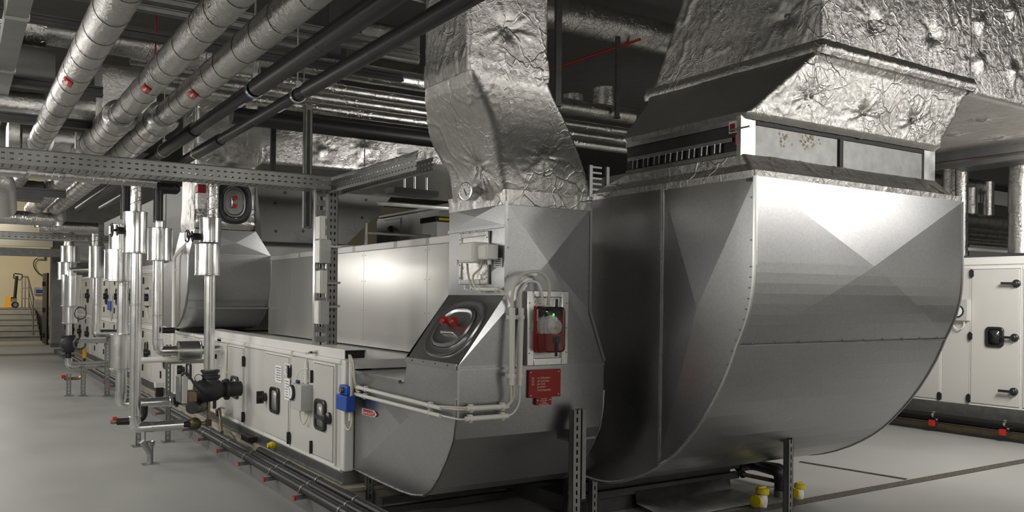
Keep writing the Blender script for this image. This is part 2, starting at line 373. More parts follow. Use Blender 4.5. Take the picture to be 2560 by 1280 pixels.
def knob(par,X,y,z):
    b=MB();b.lathe((X,y,z),(-1,0,0),[(0,.035),(.015,.04),(.04,.045),(.075,.03),(.08,.012)],14)
    b.rbox((X-.055,y,z),(1,0,0),(0,1,0),(0,0,1),.03,.012,.055)
    obj('handle',b,M['plastic'],par)
def hinge(par,X,y,z,h=.05):
    b=MB();b.box(X-.026,X,y-.016,y+.006,z-h,z+h);b.box(X-.02,X,y-.03,y+.02,z-h*.7,z+h*.7);obj('hinge',b,M['plastic'],par)
def face(par,X,z0,z1,items,bolts=True):
    """items: (kind,y0,y1,dict) on a face looking towards -X"""
    g=.006
    for it in items:
        k,a,c=it[0],it[1],it[2];d=it[3] if len(it)>3 else {}
        a,c=min(a,c)+g/2,max(a,c)-g/2
        if k=='panel':
            b=MB();b.box(X-.012,X,a,c,z0,z1)
            if bolts:
                for y in (a+.03,c-.03):
                    for z in (z0+.04,(z0+z1)/2,z1-.04): b.lathe((X-.012,y,z),(-1,0,0),[(0,.006),(.003,.004)],6)
            obj('panel',b,d.get('m',M['white']),par,bevel=None)
        else:
            b=MB();b.box(X-.024,X,a+.02,c-.02,z0+.025,z1-.02);door=obj('door',b,M['white'],par,bevel=.003)
            b=MB()
            for (p,q,r,s) in ((a,a+.014,z0,z1),(c-.014,c,z0,z1),(a+.014,c-.014,z0,z0+.018),(a+.014,c-.014,z1-.014,z1)): b.box(X-.016,X,p,q,r,s)
            obj('door_frame',b,M['rail'],door)
            for (y,z) in d.get('hinges',()): hinge(door,X-.014,y,z)
            if 'win' in d:
                y,z,w,h=d['win'];window_part(door,X-.024,y,z,w,h,d.get('pane','glass'))
            for (y,z) in d.get('knobs',()): knob(door,X-.024,y,z)
            for l in d.get('levers',()): lever(door,X-.024,*l)
XA=2.385
def YA(u,v,X=XA): return P(u,v,X=X).y
def ZA(u,v,X=XA): return P(u,v,X=X).z
YE=5.87
zA0,zA1=.285,1.04
# near low unit
A=thing('air_handling_unit',(3.0,8,.18),'low white air handling unit in the foreground left of the small grey elbow duct','air handler')
b=MB();b.box(XA+.001,3.57,YE+.03,11.7,.27,1.075);obj('housing',b,M['white'],A)
b=MB();b.box(XA-.02,3.6,YE+.02,11.7,.18,.275);b.box(XA-.035,3.6,YE+.01,11.7,.18,.19);b.box(XA-.035,3.6,YE+.01,11.7,.262,.272);obj('base_frame',b,M['steel'],A)
b=MB();b.box(XA-.02,XA+.06,YE,YE+.075,.275,1.085);obj('corner_post',b,M['rail'],A,bevel=.012)
b=MB();b.box(XA-.022,XA,YE+.07,11.7,zA0-.012,zA0);obj('bottom_rail',b,M['rail'],A)
segs=[YE+.075,P(735,880,X=XA).y,P(616,865,X=XA).y,P(549,853,X=XA).y,9.35,10.6,11.7]
for i in range(len(segs)-1):
    b=MB();b.box(XA-.02,XA+.05,segs[i]+.025,segs[i+1]-.025,zA1+.006,1.085);obj('top_rail',b,M['rail'],A,bevel=.01)
for y in segs[1:-1]:
    b=MB();b.box(XA-.017,XA+.045,y-.026,y+.026,zA1+.004,1.08);obj('rail_joint',b,M['box'],A)
b=MB();b.box(XA+.06,3.6,YE+.0,YE+.03,1.02,1.085);b.box(XA+.06,XA+.2,YE+.03,YE+.04,.3,1.02);obj('end_rail',b,M['rail'],A)
D1a,D1b=YA(843,940),YA(787.6,940)
D2b=YA(667,930);D2a=YA(730,930)
D3a,D3b=YA(615,900),YA(574,890)
w=lambda u0,u1,v0,v1:( (YA(u0,v0)+YA(u1,v0))/2,(ZA(u0,(v0+v1)/2-3)+0),abs(YA(u0,v0)-YA(u1,v0)),0)
def win(u0,u1,v0,v1):
    y=(YA(u0,900)+YA(u1,900))/2;uc=(u0+u1)/2
    return (y,(ZA(uc,v0)+ZA(uc,v1))/2,abs(YA(u0,900)-YA(u1,900)),(ZA(uc,v0)-ZA(uc,v1)))
face(A,XA,zA0,zA1,[
 ('door',D1a,D1b,dict(win=win(799,826,998,1076),levers=[(YA(832,1045),ZA(832,1045),.16,0)],hinges=[(D1b,ZA(784,940)),(D1b,ZA(784,1116))])),
 ('panel',D1b,D2a),
 ('door',D2a,D2b,dict(win=win(686,708,968,1033),knobs=[(YA(672,992),ZA(672,992))],hinges=[(D2a,ZA(726,928)),(D2a,ZA(726,1093))])),
 ('panel',D2b,D3a),
 ('door',D3a,D3b,dict(win=win(587,604,940,995),knobs=[(YA(582,962),ZA(582,962))],hinges=[(D3a,ZA(611,902)),(D3a,ZA(611,1041))])),
 ('panel',D3b,YA(549,880)),
 ('panel',YA(549,880),YA(540,880)),
 ('door',YA(540,880),YA(505,880),dict(hinges=[(YA(543,880),ZA(543,885)),(YA(543,880),ZA(543,1010))])),
 ('panel',YA(505,880),YA(490,880)),
 ('door',YA(490,880),YA(456,880),dict(win=win(474,485,907,947),knobs=[(YA(466,924),ZA(466,924))])),
 ('panel',YA(456,880),11.0),('panel',11.0,11.68)])
# tall rows of units further down the aisle
def tall(y0,y1,label,z1=1.86,k=0):
    o=thing('air_handling_unit',(2.9,(y0+y1)/2,.18),label,'air handler')
    b=MB();b.box(XA+.001,4.2,y0,y1,.27,z1);obj('housing',b,M['white'],o)
    b=MB();b.box(XA-.02,4.2,y0,y1,.18,.275);obj('base_frame',b,M['steel'],o)
    b=MB();b.box(XA-.02,XA+.06,y0,y1,z1-.01,z1+.05);obj('top_rail',b,M['rail'],o,bevel=.01)
    b=MB();b.box(XA-.02,XA,y0+.04,y1,1.03,1.09);obj('middle_rail',b,M['rail'],o,bevel=.005)
    b=MB();b.box(XA-.022,XA+.06,y0,y0+.06,.275,z1);obj('corner_post',b,M['rail'],o)
    n=max(1,int((y1-y0)/.62));ys=[y0+.06+(y1-y0-.06)*i/n for i in range(n+1)]
    for zz0,zz1,pz in ((.285,1.02,.7),(1.1,z1-.02,1.5)):
        its=[]
        for i in range(n):
            if (i+k)%2: its.append(('door',ys[i],ys[i+1],dict(win=((ys[i]+ys[i+1])/2,pz,.2,.3),knobs=[(ys[i]+.12,pz)],hinges=[(ys[i+1]-.02,pz+.25),(ys[i+1]-.02,pz-.25)])))
            else: its.append(('panel',ys[i],ys[i+1]))
        face(o,XA,zz0,zz1,its,bolts=False)
    return o
tall(11.75,15.2,'tall white air handling unit just beyond the mid-distance sheet metal elbow',k=1)
tall(15.3,19.8,'tall white air handling unit behind the far vertical pipe cluster')
tall(19.9,24.6,'furthest white air handling unit seen at the end of the aisle',k=1)
# upper deck unit with glossy side wall
XB=3.17;zB0,zB1=1.09,1.965
B=thing('air_handling_unit',(4.3,7.6,1.09),'upper air handling unit with long glossy side wall set back on the low unit','air handler')
b=MB();b.box(XB+.002,5.1,5.0,10.3,zB0,zB1);obj('housing',b,M['white'],B)
b=MB();b.box(3.6,5.25,5.0,10.3,.3,zB0);obj('lower_housing',b,M['white'],B)
ub=[1127,1071,912,780,728,677]
yb=[5.0]+[P(u,700,X=XB).y for u in ub[1:]]+[10.28]
for i in range(len(yb)-1):
    b=MB();b.box(XB-.012,XB,yb[i]+.002,yb[i+1]-.002,zB0+.003,zB1-.002)
    for y in (yb[i]+.035,yb[i+1]-.035):
        for z in (zB0+.06,zB0+.33,zB0+.6,zB1-.04): b.lathe((XB-.012,y,z),(-1,0,0),[(0,.007),(.003,.005)],6)
    obj('side_panel',b,M['glossy'],B)
ur=[1127,1073,993,889,752,677]
yr=[5.0]+[P(u,630,X=XB).y for u in ur[1:]]+[10.28]
for i in range(len(yr)-1):
    b=MB();b.box(XB-.02,XB+.05,yr[i]+.03,yr[i+1]-.03,zB1,zB1+.06);obj('top_rail',b,M['rail'],B,bevel=.008)
for y in yr[1:-1]:
    b=MB();b.box(XB-.016,XB+.045,y-.032,y+.032,zB1,zB1+.055);obj('rail_joint',b,M['box'],B)
# distant unit behind
XD=5.6
Du=thing('air_handling_unit',(6.3,11,.3),'distant white air handling unit seen above the glossy wall behind the dial duct','air handler')
zd=P(1030,533,X=XD).z
yd=[P(u,560,X=XD).y for u in (1127,1098,1024,1006,963,955,944)]
yd[0]-=2
b=MB();b.box(XD+.001,7.2,yd[0],yd[-1],.3,zd);obj('housing',b,M['white'],Du)
b=MB();b.box(XD-.03,7.2,yd[0],yd[-1]-.1,zd,zd+.05);obj('top_rail',b,M['rail'],Du,bevel=.01)
its=[('panel',yd[i],yd[i+1]) for i in range(6)]
its[0]=('door',yd[0],yd[1],dict(levers=[(P(1108,554,X=XD).y,P(1108,554,X=XD).z,-.12,.3)]))
its[3]=('door',yd[3],yd[4],dict(levers=[(P(982,572,X=XD).y,P(982,572,X=XD).z,-.12,.3)]))
face(Du,XD,.35,zd-.03,its,bolts=False)
q0=P(1050,585,X=XD-.25);q1=P(1089,585,X=XD-.25)
FC=thing('frequency_converter',(XD-.12,(q0.y+q1.y)/2,1.9),'white frequency converter with black head on the distant white unit','converter')
za=P(1065,557,X=XD-.25).z;zb=P(1065,544,X=XD-.25).z
b=MB();b.box(XD-.22,XD-.03,q1.y+.02,q0.y-.02,1.9,za);obj('body',b,M['rail'],FC)
b=MB();b.box(XD-.25,XD-.03,q1.y,q0.y,za,zb);obj('head',b,M['plastic'],FC)
b=MB();b.box(XD-.2,XD-.05,q1.y-.006,q1.y,za+.02,zb-.02);obj('label',b,M['yellow'],FC)
# unit across the right aisle
XC=10.1
Cu=thing('air_handling_unit',(10.8,6.5,.3),'white air handling unit with black levers across the right-hand aisle','air handler')
zc0,zc1=.345,1.96
b=MB();b.box(XC+.001,12.4,-3.0,10.5,.33,2.0);obj('housing',b,M['white'],Cu)
b=MB();b.box(XC-.02,12.4,-3.0,10.5,.17,.335);obj('base_frame',b,M['steel'],Cu)
b=MB();b.box(XC-.03,XC+.06,-3.0,10.5,zc1+.03,2.085);obj('top_rail',b,M['rail'],Cu,bevel=.012)
b=MB();b.box(XC-.012,XC,-3.0,10.5,zc1,zc1+.03);obj('seam_rail',b,M['pvc'],Cu)
yc=lambda u:P(u,800,X=XC).y
zc=lambda u,v:P(u,v,X=XC).z
uu=(2426,2353)
def levers_for(y,L=.24): return [(y,zc(2544,709),L,0),(y,zc(2540,845),.02,0),(y,zc(2540,979),L,0)]
d0=yc(2556);
face(Cu,XC,zc0,zc1,[
 ('panel',-2.98,-1.6),('panel',-1.6,-.2),('panel',-.2,1.2),('panel',1.2,2.62),('panel',2.62,d0-.9),('door',d0-.9,d0,{}),
 ('door',d0,yc(2426),dict(win=((yc(2468)+yc(2513))/2,(zc(2490,819)+zc(2490,866))/2,.21,.235),pane='dark_pane',levers=[(yc(2544),zc(2544,709),.14,.03),(yc(2541),zc(2541,844),.13,0),(yc(2540),zc(2540,979),.14,0)],hinges=[(yc(2430),zc(2430,684)),(yc(2428),zc(2428,840)),(yc(2425),zc(2425,995))])),
 ('panel',yc(2426),yc(2357)),
 ('door',yc(2357),7.4,dict(hinges=[(yc(2352),zc(2352,990))])),('panel',7.4,8.4),('panel',8.4,10.45)])
# pressure dial on that unit
q=P(2403,776,X=XC-.06);dg=thing('pressure_gauge',(XC-.03,q.y,q.z-.1),'grey pressure gauge box with white dial on the right-hand white unit','gauge')
b=MB();b.box(XC-.08,XC-.012,q.y-.08,q.y+.05,q.z-.12,q.z+.13);obj('case',b,M['box'],dg)
b=MB();b.lathe((XC-.08,q.y+.03,q.z-.01),(-1,0,0),[(0,.075),(.012,.075),(.014,.062)],24);obj('bezel',b,M['plastic'],dg)
b=MB();b.lathe((XC-.0935,q.y+.03,q.z-.01),(-1,0,0),[(0,.06),(.003,.06)],24);obj('dial',b,M['paper'],dg)
b=MB();b.tube([(XC-.05,q.y-.03,q.z-.12),(XC-.05,q.y-.03,q.z-.2),(XC-.05,q.y+.04,q.z-.24),(XC-.04,q.y+.12,q.z-.18),(XC-.03,q.y+.12,q.z+.0)],.008,8,bend=.05);obj('hose',b,M['pvc'],dg)
# ---------------- sheet metal elbow ducts ----------------------------------------
def xface(b,p00,p10,p11,p01,h,n=8,flip=False):
    """cross-broken sheet: four facets rising to the crossing point"""
    p00,p10,p11,p01=map(Vector,(p00,p10,p11,p01));nn=((p10-p00).cross(p01-p00)).normalized()
    if flip:nn=-nn
    def fn(u,v):
        p=p00*(1-u)*(1-v)+p10*u*(1-v)+p11*u*v+p01*(1-u)*v
        return p+nn*h*(1-max(abs(2*u-1),abs(2*v-1)))
    b.grid(fn,n,n,flip=flip,diag=True)
def flange(name,par,a,c,n1,w=.02,t=.005,mat_=None):
    a=Vector(a);c=Vector(c);d=(c-a);n1=Vector(n1).normalized();s=d.cross(n1).normalized()
    b=MB();b.rbox((a+c)/2+n1*t/2,d,s,n1,d.length/2,w/2,t/2);return obj(name,b,mat_ or M['galv'],par)
def rivets(par,path,nrm,step=.09,r=.005):
    b=MB();nrm=Vector(nrm)
    pts=[Vector(p) for p in path]
    for i in range(len(pts)-1):
        L=(pts[i+1]-pts[i]).length;n=max(1,int(L/step))
        for k in range(n): b.lathe(pts[i].lerp(pts[i+1],(k+.5)/n),nrm,[(0,r),(.004,r*.6)],6)
    return obj('screws',b,M['steel'],par,kind='stuff')
def elbow(name,label,xl,xr,prof,yb,zinner,cross_top=None,seams=(),ztop=None):
    """prof: outer profile (y,z) from bottom-back to top-front; sheet-metal elbow running in +Y at the bottom and +Z at the top"""
    o=thing(name,((xl+xr)/2,prof[0][0]-.3,min(p[1] for p in prof)),label,'duct')
    return o
# --- small elbow in front
SL,SR,SY=2.44,3.52,4.34
sm=thing('elbow_duct',(2.98,5.0,.285),'small galvanized elbow duct with red sign and round-cornered hatch in the foreground','duct')
pr=[(5.86,.295),(5.4,.285),(5.09,.283),(4.9,.293),(4.75,.32),(4.64,.38),(4.544,.48),(4.45,.60),(4.377,.72),(4.35,.85),(4.342,.96),(4.34,1.15)]
b=MB()
n=len(pr)
b.add([(SL,y,z) for y,z in pr]+[(SR,y,z) for y,z in pr],[(i,i+1,n+i+1,n+i) for i in range(n-1)])
obj('curved_sheet',b,M['galv'],sm,smooth=14)
for X_,fl in ((SL,0),(SR,1)):
    b=MB();s_=-1 if X_==SL else 1
    cc=(5.05,.72);out=pr+[(5.005,1.15),(5.0,1.02),(5.06,.995),(5.3,1.0),(5.86,1.01)]
    vs=[(X_,y,z) for y,z in out]+[(X_+s_*.022,cc[0],cc[1])];m=len(out)
    b.add(vs,[((i,(i+1)%m,m) if fl else ((i+1)%m,i,m)) for i in range(m)])
    obj('cheek',b,M['galv'],sm,smooth=1)
b=MB();b.add([(SL,5.86,1.01),(SL,5.06,.995),(SR,5.06,.995),(SR,5.86,1.01),(SL,5.0,1.02),(SL,5.005,1.15),(SR,5.005,1.15),(SR,5.0,1.02)],[(0,1,2,3),(1,4,7,2),(4,5,6,7)]);obj('top_sheet',b,M['galv'],sm,smooth=None)
# neck
NL,NRr=2.757,3.40;zn0,zn1=1.565,2.13;NB=5.04;zf=1.15
b=MB();xface(b,(NL,NB,zn0),(NL,SY,zn0),(NL,SY,1.98),(NL,NB,1.98),.006);obj('neck_side',b,M['galv'],sm,smooth=2)
b=MB();xface(b,(NL,NB,1.985),(NL,SY,1.985),(NL,SY,zn1),(NL,NB,zn1),.007,flip=False);obj('neck_side',b,M['galv'],sm,smooth=2)
# front sheet: trapezoid below, rectangle above, cross-broken about (1363,655)
c_=P(1363,655,Y=SY);ctr=(c_.x,SY-.03,c_.z)
F_=[(NL,SY,zn1),(NRr,SY,zn1),(NRr,SY,1.47),(SR,SY,zf),(SL,SY,zf),(NL,SY,zn0)]
b=MB();m=len(F_);b.add(F_+[ctr],[((i+1)%m,i,m) for i in range(m)]);obj('front_sheet',b,M['galv'],sm,smooth=None)
b=MB();b.add([(NRr,SY,zn1),(NRr,NB,zn1),(NRr,NB,1.47),(NRr,SY,1.47),(SR,SY,zf),(SR,NB,zf)],[(0,3,2,1),(3,4,5,2)]);obj('right_sheet',b,M['galv'],sm,smooth=None)
b=MB();b.add([(NL,NB,zn1),(NRr,NB,zn1),(SR,NB,zf),(SL,NB,zf),(NL,NB,zn0)],[(0,1,2,3,4)]);obj('back_sheet',b,M['galv'],sm,smooth=None)
S00,S10,S11,S01=map(Vector,((SL,5.005,zf),(SL,SY,zf),(NL,SY,zn0),(NL,NB,zn0)))
b=MB();b.add([S00,S10,S11,S01],[(0,1,2,3)]);obj('sloped_sheet',b,M['galv'],sm,smooth=None)
sn=(S10-S00).cross(S01-S00).normalized()
flange('flange',sm,(SL-.004,5.01,zf-.004),(SL-.004,SY,zf-.004),(-1,0,0),.035,.012)
flange('flange',sm,(SL-.002,SY-.004,zf-.02),(SR,SY-.004,zf-.02),(0,-1,0),.014,.006)
flange('flange',sm,(NL-.003,NB,1.982),(NL-.003,SY,1.982),(-1,0,0),.02,.008)
flange('corner_strip',sm,(NL,SY-.003,zn0),(NL,SY-.003,zn1),(0,-1,0),.022,.006)
flange('corner_strip',sm,(NRr,SY-.003,1.47),(NRr,SY-.003,zn1),(0,-1,0),.014,.006)
flange('corner_strip',sm,(NRr,SY-.003,1.47),(SR,SY-.003,zf),(0,-1,0),.016,.006)
flange('corner_strip',sm,(SL,SY-.003,.85),(SL,SY-.003,zf),(0,-1,0),.014,.005)
flange('flange',sm,(SL-.003,5.86,1.005),(SL-.003,5.08,.997),(-1,0,0),.02,.02)
b=MB();b.tube([(SL-.004,y,z) for y,z in pr[:-1]],.008,6);obj('seam_bead',b,M['galv'],sm)
b=MB();b.tube([(SR+.004,y,z) for y,z in pr[:-1]],.008,6);obj('seam_bead',b,M['galv'],sm)
rivets(sm,[(SL-.01,y+.01,z+.012) for y,z in pr[:8]],(-1,0,0),.1)
rivets(sm,[(NL+.012,SY-.008,1.6),(NL+.012,SY-.008,2.1)],(0,-1,0),.14)
rivets(sm,[(SL-.017,4.98,zf),(SL-.017,4.36,zf)],(-1,0,0),.15)
# duct damper window on the neck side
def pane_frame(par,fn,w,rot=False):
    pass
q0=P(1154,585,X=NL);q1=P(1226,710,X=NL);ya,yb_=q1.y,q0.y;zb_,za_=q1.z,q0.z
wf=thing('access_frame',(NL-.02,(ya+yb_)/2,zb_),'silver screw frame with white actuators on the upper side of the small elbow duct','frame')
for (p,q,r,s) in ((ya,ya+.03,zb_,za_),(yb_-.03,yb_,zb_,za_),(ya+.03,yb_-.03,zb_,zb_+.03),(ya+.03,yb_-.03,za_-.03,za_)):
    b=MB();b.box(NL-.02,NL-.005,p,q,r,s);obj('frame_bar',b,M['clad'],wf,bevel=.003)
b=MB();b.box(NL-.010,NL-.006,ya+.03,yb_-.03,zb_+.03,za_-.03);obj('foil_panel',b,M['foil'],wf)
rivets(wf,[(NL-.02,ya+.015,zb_),(NL-.02,ya+.015,za_),(NL-.02,yb_-.015,za_),(NL-.02,yb_-.015,zb_)],(-1,0,0),.07)
# two white actuators
def onNL(u,v,off=.02): return P(u,v,X=NL-off)
for (u0,u1,v0,v1,dp,lab) in ((1146,1183,608,655,.13,'larger white actuator box on the upper side of the small elbow duct'),(1192,1218,612,648,.1,'smaller white actuator box nearest the front edge of the small elbow duct')):
    a_=P(u0,v0,X=NL-dp);c_=P(u1,v1,X=NL-dp)
    o=thing('actuator',(NL-dp/2,(a_.y+c_.y)/2,c_.z),lab,'actuator')
    b=MB();b.box(NL-dp,NL-.02,c_.y,a_.y,c_.z,a_.z);obj('case',b,M['rail'],o,bevel=.008)
    b=MB();b.box(NL-dp-.004,NL-dp,c_.y+.012,a_.y-.012,c_.z+.012,a_.z-.012);obj('lid',b,M['pvc'],o,bevel=.002)
    b=MB();b.cyl((NL-.06,c_.y+.04,c_.z),(NL-.06,c_.y+.04,c_.z-.03),.012,10);obj('gland',b,M['pvc'],o)
b=MB();a_=onNL(1186,640,.05);b.box(NL-.09,NL-.02,a_.y-.03,a_.y+.03,a_.z-.04,a_.z+.05);tag(obj('shaft_clamp',b,M['plastic']),'black shaft clamp between the two white actuators','clamp')
for (u0,u1,v0,v1,lab) in ((1236,1256,646,668,'small printed plate to the right of the silver screw frame'),(1161,1178,712,724,'small white sticker under the silver screw frame')):
    a_=onNL(u0,v0,.002);c_=onNL(u1,v1,.002);o=thing('sticker',(NL-.003,(a_.y+c_.y)/2,c_.z),lab,'sticker')
    b=MB();b.box(NL-.005,NL-.002,c_.y,a_.y,c_.z,a_.z);obj('plate',b,M['paper'],o)
    for k in range(4):
        z=a_.z-(k+.7)*(a_.z-c_.z)/4.6;b=MB();b.box(NL-.0062,NL-.005,c_.y+.012,a_.y-.01-.008*(k%2),z-.002,z+.002);obj('print_line',b,M['ink'],o)
# handwritten number
text('70',.045,onNL(1141,662,.003),(0,-1,0),(0,0,1),M['red'],sm)
# inspection hatch on slope
def slope(s,t,h=0): # s along -Y (0..1), t up (0..1)
    return S00*(1-s)*(1-t)+S10*s*(1-t)+S11*s*t+S01*(1-s)*t+sn*h
def hatch(name,label,fn,rings,mats,kn=2):
    """oval pressed hatch; fn(a,b,h) maps local oval coords to space"""
    o=thing(name,fn(0,0,0),label,'hatch')
    def oval(rx,ry,h,n=40,pw=2.6):
        out=[]
        for i in range(n):
            a=2*math.pi*i/n;c,s=math.cos(a),math.sin(a)
            out.append(fn(rx*math.copysign(abs(c)**(2/pw),c),ry*math.copysign(abs(s)**(2/pw),s),h))
        return out
    def surf(nm,lst,m_,cap=False):
        b=MB();vs=[];fs=[];n=40
        for r in lst: vs+=oval(*r)
        for k in range(len(lst)-1):
            for i in range(n):
                j=(i+1)%n;fs.append((k*n+i,k*n+j,(k+1)*n+j,(k+1)*n+i))
        if cap: fs.append(tuple((len(lst)-1)*n+i for i in range(n)))
        b.add(vs,fs);return obj(nm,b,m_,o,smooth=40)
    surf('rim',rings[0],mats[0]);surf('lid',rings[1],mats[1],True)
    return o
cs,ct=.5,.5
def fs_(a,b_,h): return slope(.52+a/.66,.50+b_/.52,h)
hs=hatch('inspection_hatch','oval pressed-steel inspection hatch with two red star knobs on the sloped sheet',fs_,
  [[(.265,.215,.001),(.262,.212,.012),(.25,.2,.014),(.235,.185,.006),(.2,.155,.010)],[(.195,.15,.012),(.19,.145,.024),(.178,.134,.026),(.165,.122,.016),(.15,.11,.014)]],(M['galv'],M['galv']))
for du_ in (-.085,.03):
    p=fs_(du_,.02,.02);o_=hs
    b=MB();b.lathe(p,sn,[(0,.012),(.018,.014),(.022,.026),(.04,.027),(.05,.018),(.052,.008)],12);obj('knob',b,M['red'],o_)
    b=MB();b.lathe(p,sn,[(.06,.006),(.078,.006)],8);obj('bolt',b,M['steel'],o_)
b=MB();b.tube([fs_(-.08,-.05,.014),fs_(-.08,-.05,.03),fs_(.06,-.05,.03),fs_(.06,-.05,.014)],.007,8,bend=.01);obj('handle_bar',b,M['clad'],hs)
# --- red detector window on the front
q0=P(1312,722,Y=SY-.02);q1=P(1412,910,Y=SY-.02);xa,xb_,zb_,za_=q0.x,q1.x,q1.z,q0.z-.01
df=thing('access_frame',((xa+xb_)/2,SY,zb_),'silver screw frame around the red smoke detector on the duct front','frame')
YF=SY-.03
for (p,q,r,s) in ((xa,xa+.05,zb_,za_),(xb_-.05,xb_,zb_,za_),(xa+.05,xb_-.05,zb_,zb_+.045),(xa+.05,xb_-.05,za_-.04,za_)):
    b=MB();b.box(p,q,YF-.022,YF+.02,r,s);obj('frame_bar',b,M['clad'],df,bevel=.004)
b=MB();b.box(xa+.045,xb_-.045,YF-.004,YF+.02,zb_+.04,za_-.04);obj('foil_lining',b,M['foil'],df)
rivets(df,[(xa+.015,YF-.022,zb_),(xa+.015,YF-.022,za_)],(0,-1,0),.12);rivets(df,[(xb_-.015,YF-.022,zb_),(xb_-.015,YF-.022,za_)],(0,-1,0),.12)
b=MB();b.box(xb_-.085,xb_-.07,YF-.008,YF-.004,zb_+.05,za_-.05);obj('black_mastic',b,M['rubber'],df)
sd=thing('smoke_detector',((xa+xb_)/2,YF-.05,zb_+.08),'red smoke detector under a clear cover in the silver frame','detector')
def rr(x0,x1,z0,z1,y,r,n=5):
    out=[]
    for cx,cz,a0 in ((x1-r,z1-r,0),(x0+r,z1-r,90),(x0+r,z0+r,180),(x1-r,z0+r,270)):
        for k in range(n):
            a=math.radians(a0+k*90/(n-1));out.append((cx+r*math.cos(a),y,cz+r*math.sin(a)))
    return out
def rrsurf(nm,lst,m_,par,cap=True,smooth=40):
    b=MB();vs=[];fs=[];n=len(lst[0])
    for r in lst: vs+=r
    for k in range(len(lst)-1):
        for i in range(n):
            j=(i+1)%n;fs.append((k*n+i,k*n+j,(k+1)*n+j,(k+1)*n+i))
    if cap: fs.append(tuple((len(lst)-1)*n+i for i in range(n)));fs.append(tuple(range(n))[::-1])
    b.add(vs,fs);return obj(nm,b,m_,par,smooth=smooth)
dx0,dx1=xa+.055,xb_-.085;dz0,dz1=P(1360,882,Y=SY-.05).z,P(1360,765,Y=SY-.05).z;dm=dz0+(dz1-dz0)*.42
rrsurf('back_box',[rr(dx0-.005,dx1+.01,dz0,dz1,YF-.005,.03),rr(dx0-.005,dx1+.01,dz0,dz1,YF-.03,.03)],M['ruby'],sd)
rrsurf('lower_case',[rr(dx0+.02,dx1,dz0+.01,dm,YF-.03,.02),rr(dx0+.03,dx1-.01,dz0+.02,dm,YF-.085,.02)],M['ruby'],sd)
b=MB();cx=(dx0+dx1)/2+.012;b.lathe((cx-.02,YF-.03,dm+.045),(0,-1,0),[(0,.062),(.03,.062),(.035,.055)],28);obj('sensor_base',b,M['rail'],sd)
b=MB();b.lathe((cx+.005,YF-.06,dm+.04),(0,-1,0),[(0,.046),(.018,.046),(.022,.038),(.024,.0)],28);obj('sensor_head',b,M['rail'],sd)
b=MB();b.lathe((cx+.006,YF-.085,dm+.035),(0,-1,0),[(0,.009),(.002,.009)],12);obj('sticker_dot',b,M['yellow'],sd)
b=MB();b.box(dx0+.03,dx1-.01,YF-.06,YF-.03,dm+.1,dz1-.012);obj('dark_board',b,M['plastic'],sd)
b=MB();b.ball((cx+.0,YF-.064,dz1-.055),.006,10,6);obj('green_light',b,M['green'],sd)
b=MB();b.box(cx-.01,cx+.035,YF-.095,YF-.085,dm-.055,dm-.015);b.box(cx+.002,cx+.022,YF-.1,YF-.085,dm-.11,dm-.02);obj('latch',b,M['plastic'],sd)
b=MB();b.box(dx0+.008,dx0+.022,YF-.036,YF-.03,dz1-.09,dz1-.02);obj('label_strip',b,M['paper'],sd)
rrsurf('clear_cover',[rr(dx0+.008,dx1+.006,dz0+.003,dz1,YF-.032,.03),rr(dx0+.012,dx1+.002,dz0+.007,dz1-.004,YF-.105,.03),rr(dx0+.03,dx1-.014,dz0+.025,dz1-.024,YF-.118,.025)],M['cover'],sd)
# signs
zz=SY-.012
o=thing('information_sign',(P(1358,985,Y=SY).x,SY-.01,P(1358,1014,Y=SY).z),'dark red sign with lines of small white lettering below the detector','sign')
sx0,sx1=P(1319,924,Y=SY).x,P(1398,924,Y=SY).x;sz1,sz0=P(1319,925,Y=SY).z,P(1319,995,Y=SY).z
tx0,tx1=P(1337,1000,Y=SY).x,P(1375,1000,Y=SY).x;tz0=P(1337,1013,Y=SY).z
b=MB();b.box(sx0,sx1,zz-.004,zz+.01,sz0,sz1);obj('plate',b,M['dred'],o)
b=MB();b.box(tx0,tx1,zz-.004,zz+.01,tz0,sz0);obj('lower_plate',b,M['dred'],o)
W_=sx1-sx0;Hh=sz1-sz0
for k,(a_,t_) in enumerate((('LED','rot = ZU (Rauchalarm)'),('LED','gelb = Systemstörung'),('LED','grün = Betrieb'),('','grün blinkend ='),('','Verschmutzungsmeldung'))):
    z=sz1-Hh*(.33+.108*k)
    if a_:text(a_,Hh*.105,(sx0+W_*.08,zz-.0045,z),(1,0,0),(0,0,1),M['wink'],o,xs=.62)
    text(t_,Hh*.105,(sx0+W_*.26,zz-.0045,z),(1,0,0),(0,0,1),M['wink'],o,xs=.56)
for k,t_ in enumerate(('Steuermodul','mit 3 Anschlüssen','Versorgung','ATSV 24V DC 500mA','Nr. 24')):
    text(t_,.0125,((tx0+tx1)/2,zz-.0045,sz0-.012-k*.0115),(1,0,0),(0,0,1),M['wink'],o,align='CENTER',xs=.6)
for x,z in ((sx0+.015,sz0+.015),(sx1-.015,sz0+.015),(sx0+.015,sz1-.015),(sx1-.015,sz1-.015),(tx0+.01,tz0+.03),(tx1-.01,tz0+.03)):
    b=MB();b.lathe((x,zz-.004,z),(0,-1,0),[(0,.005),(.003,.003)],8);obj('screw',b,M['clad'],o)
xs_=SL-.022
def sd_(u,v):return P(u,v,X=xs_)
a_=sd_(906,1020);c_=sd_(906,1036);e_=sd_(936,1027.5);f_=sd_(936,1043.5);g_=sd_(942,1037)
o=thing('arrow_label',c_,'red and white arrow label on the left cheek of the small elbow duct','sign')
b=MB();b.prism([a_,e_,g_,f_,c_],(-.002,0,0));obj('white_border',b,M['paper'],o)
cen=(a_+e_+g_+f_+c_)/5
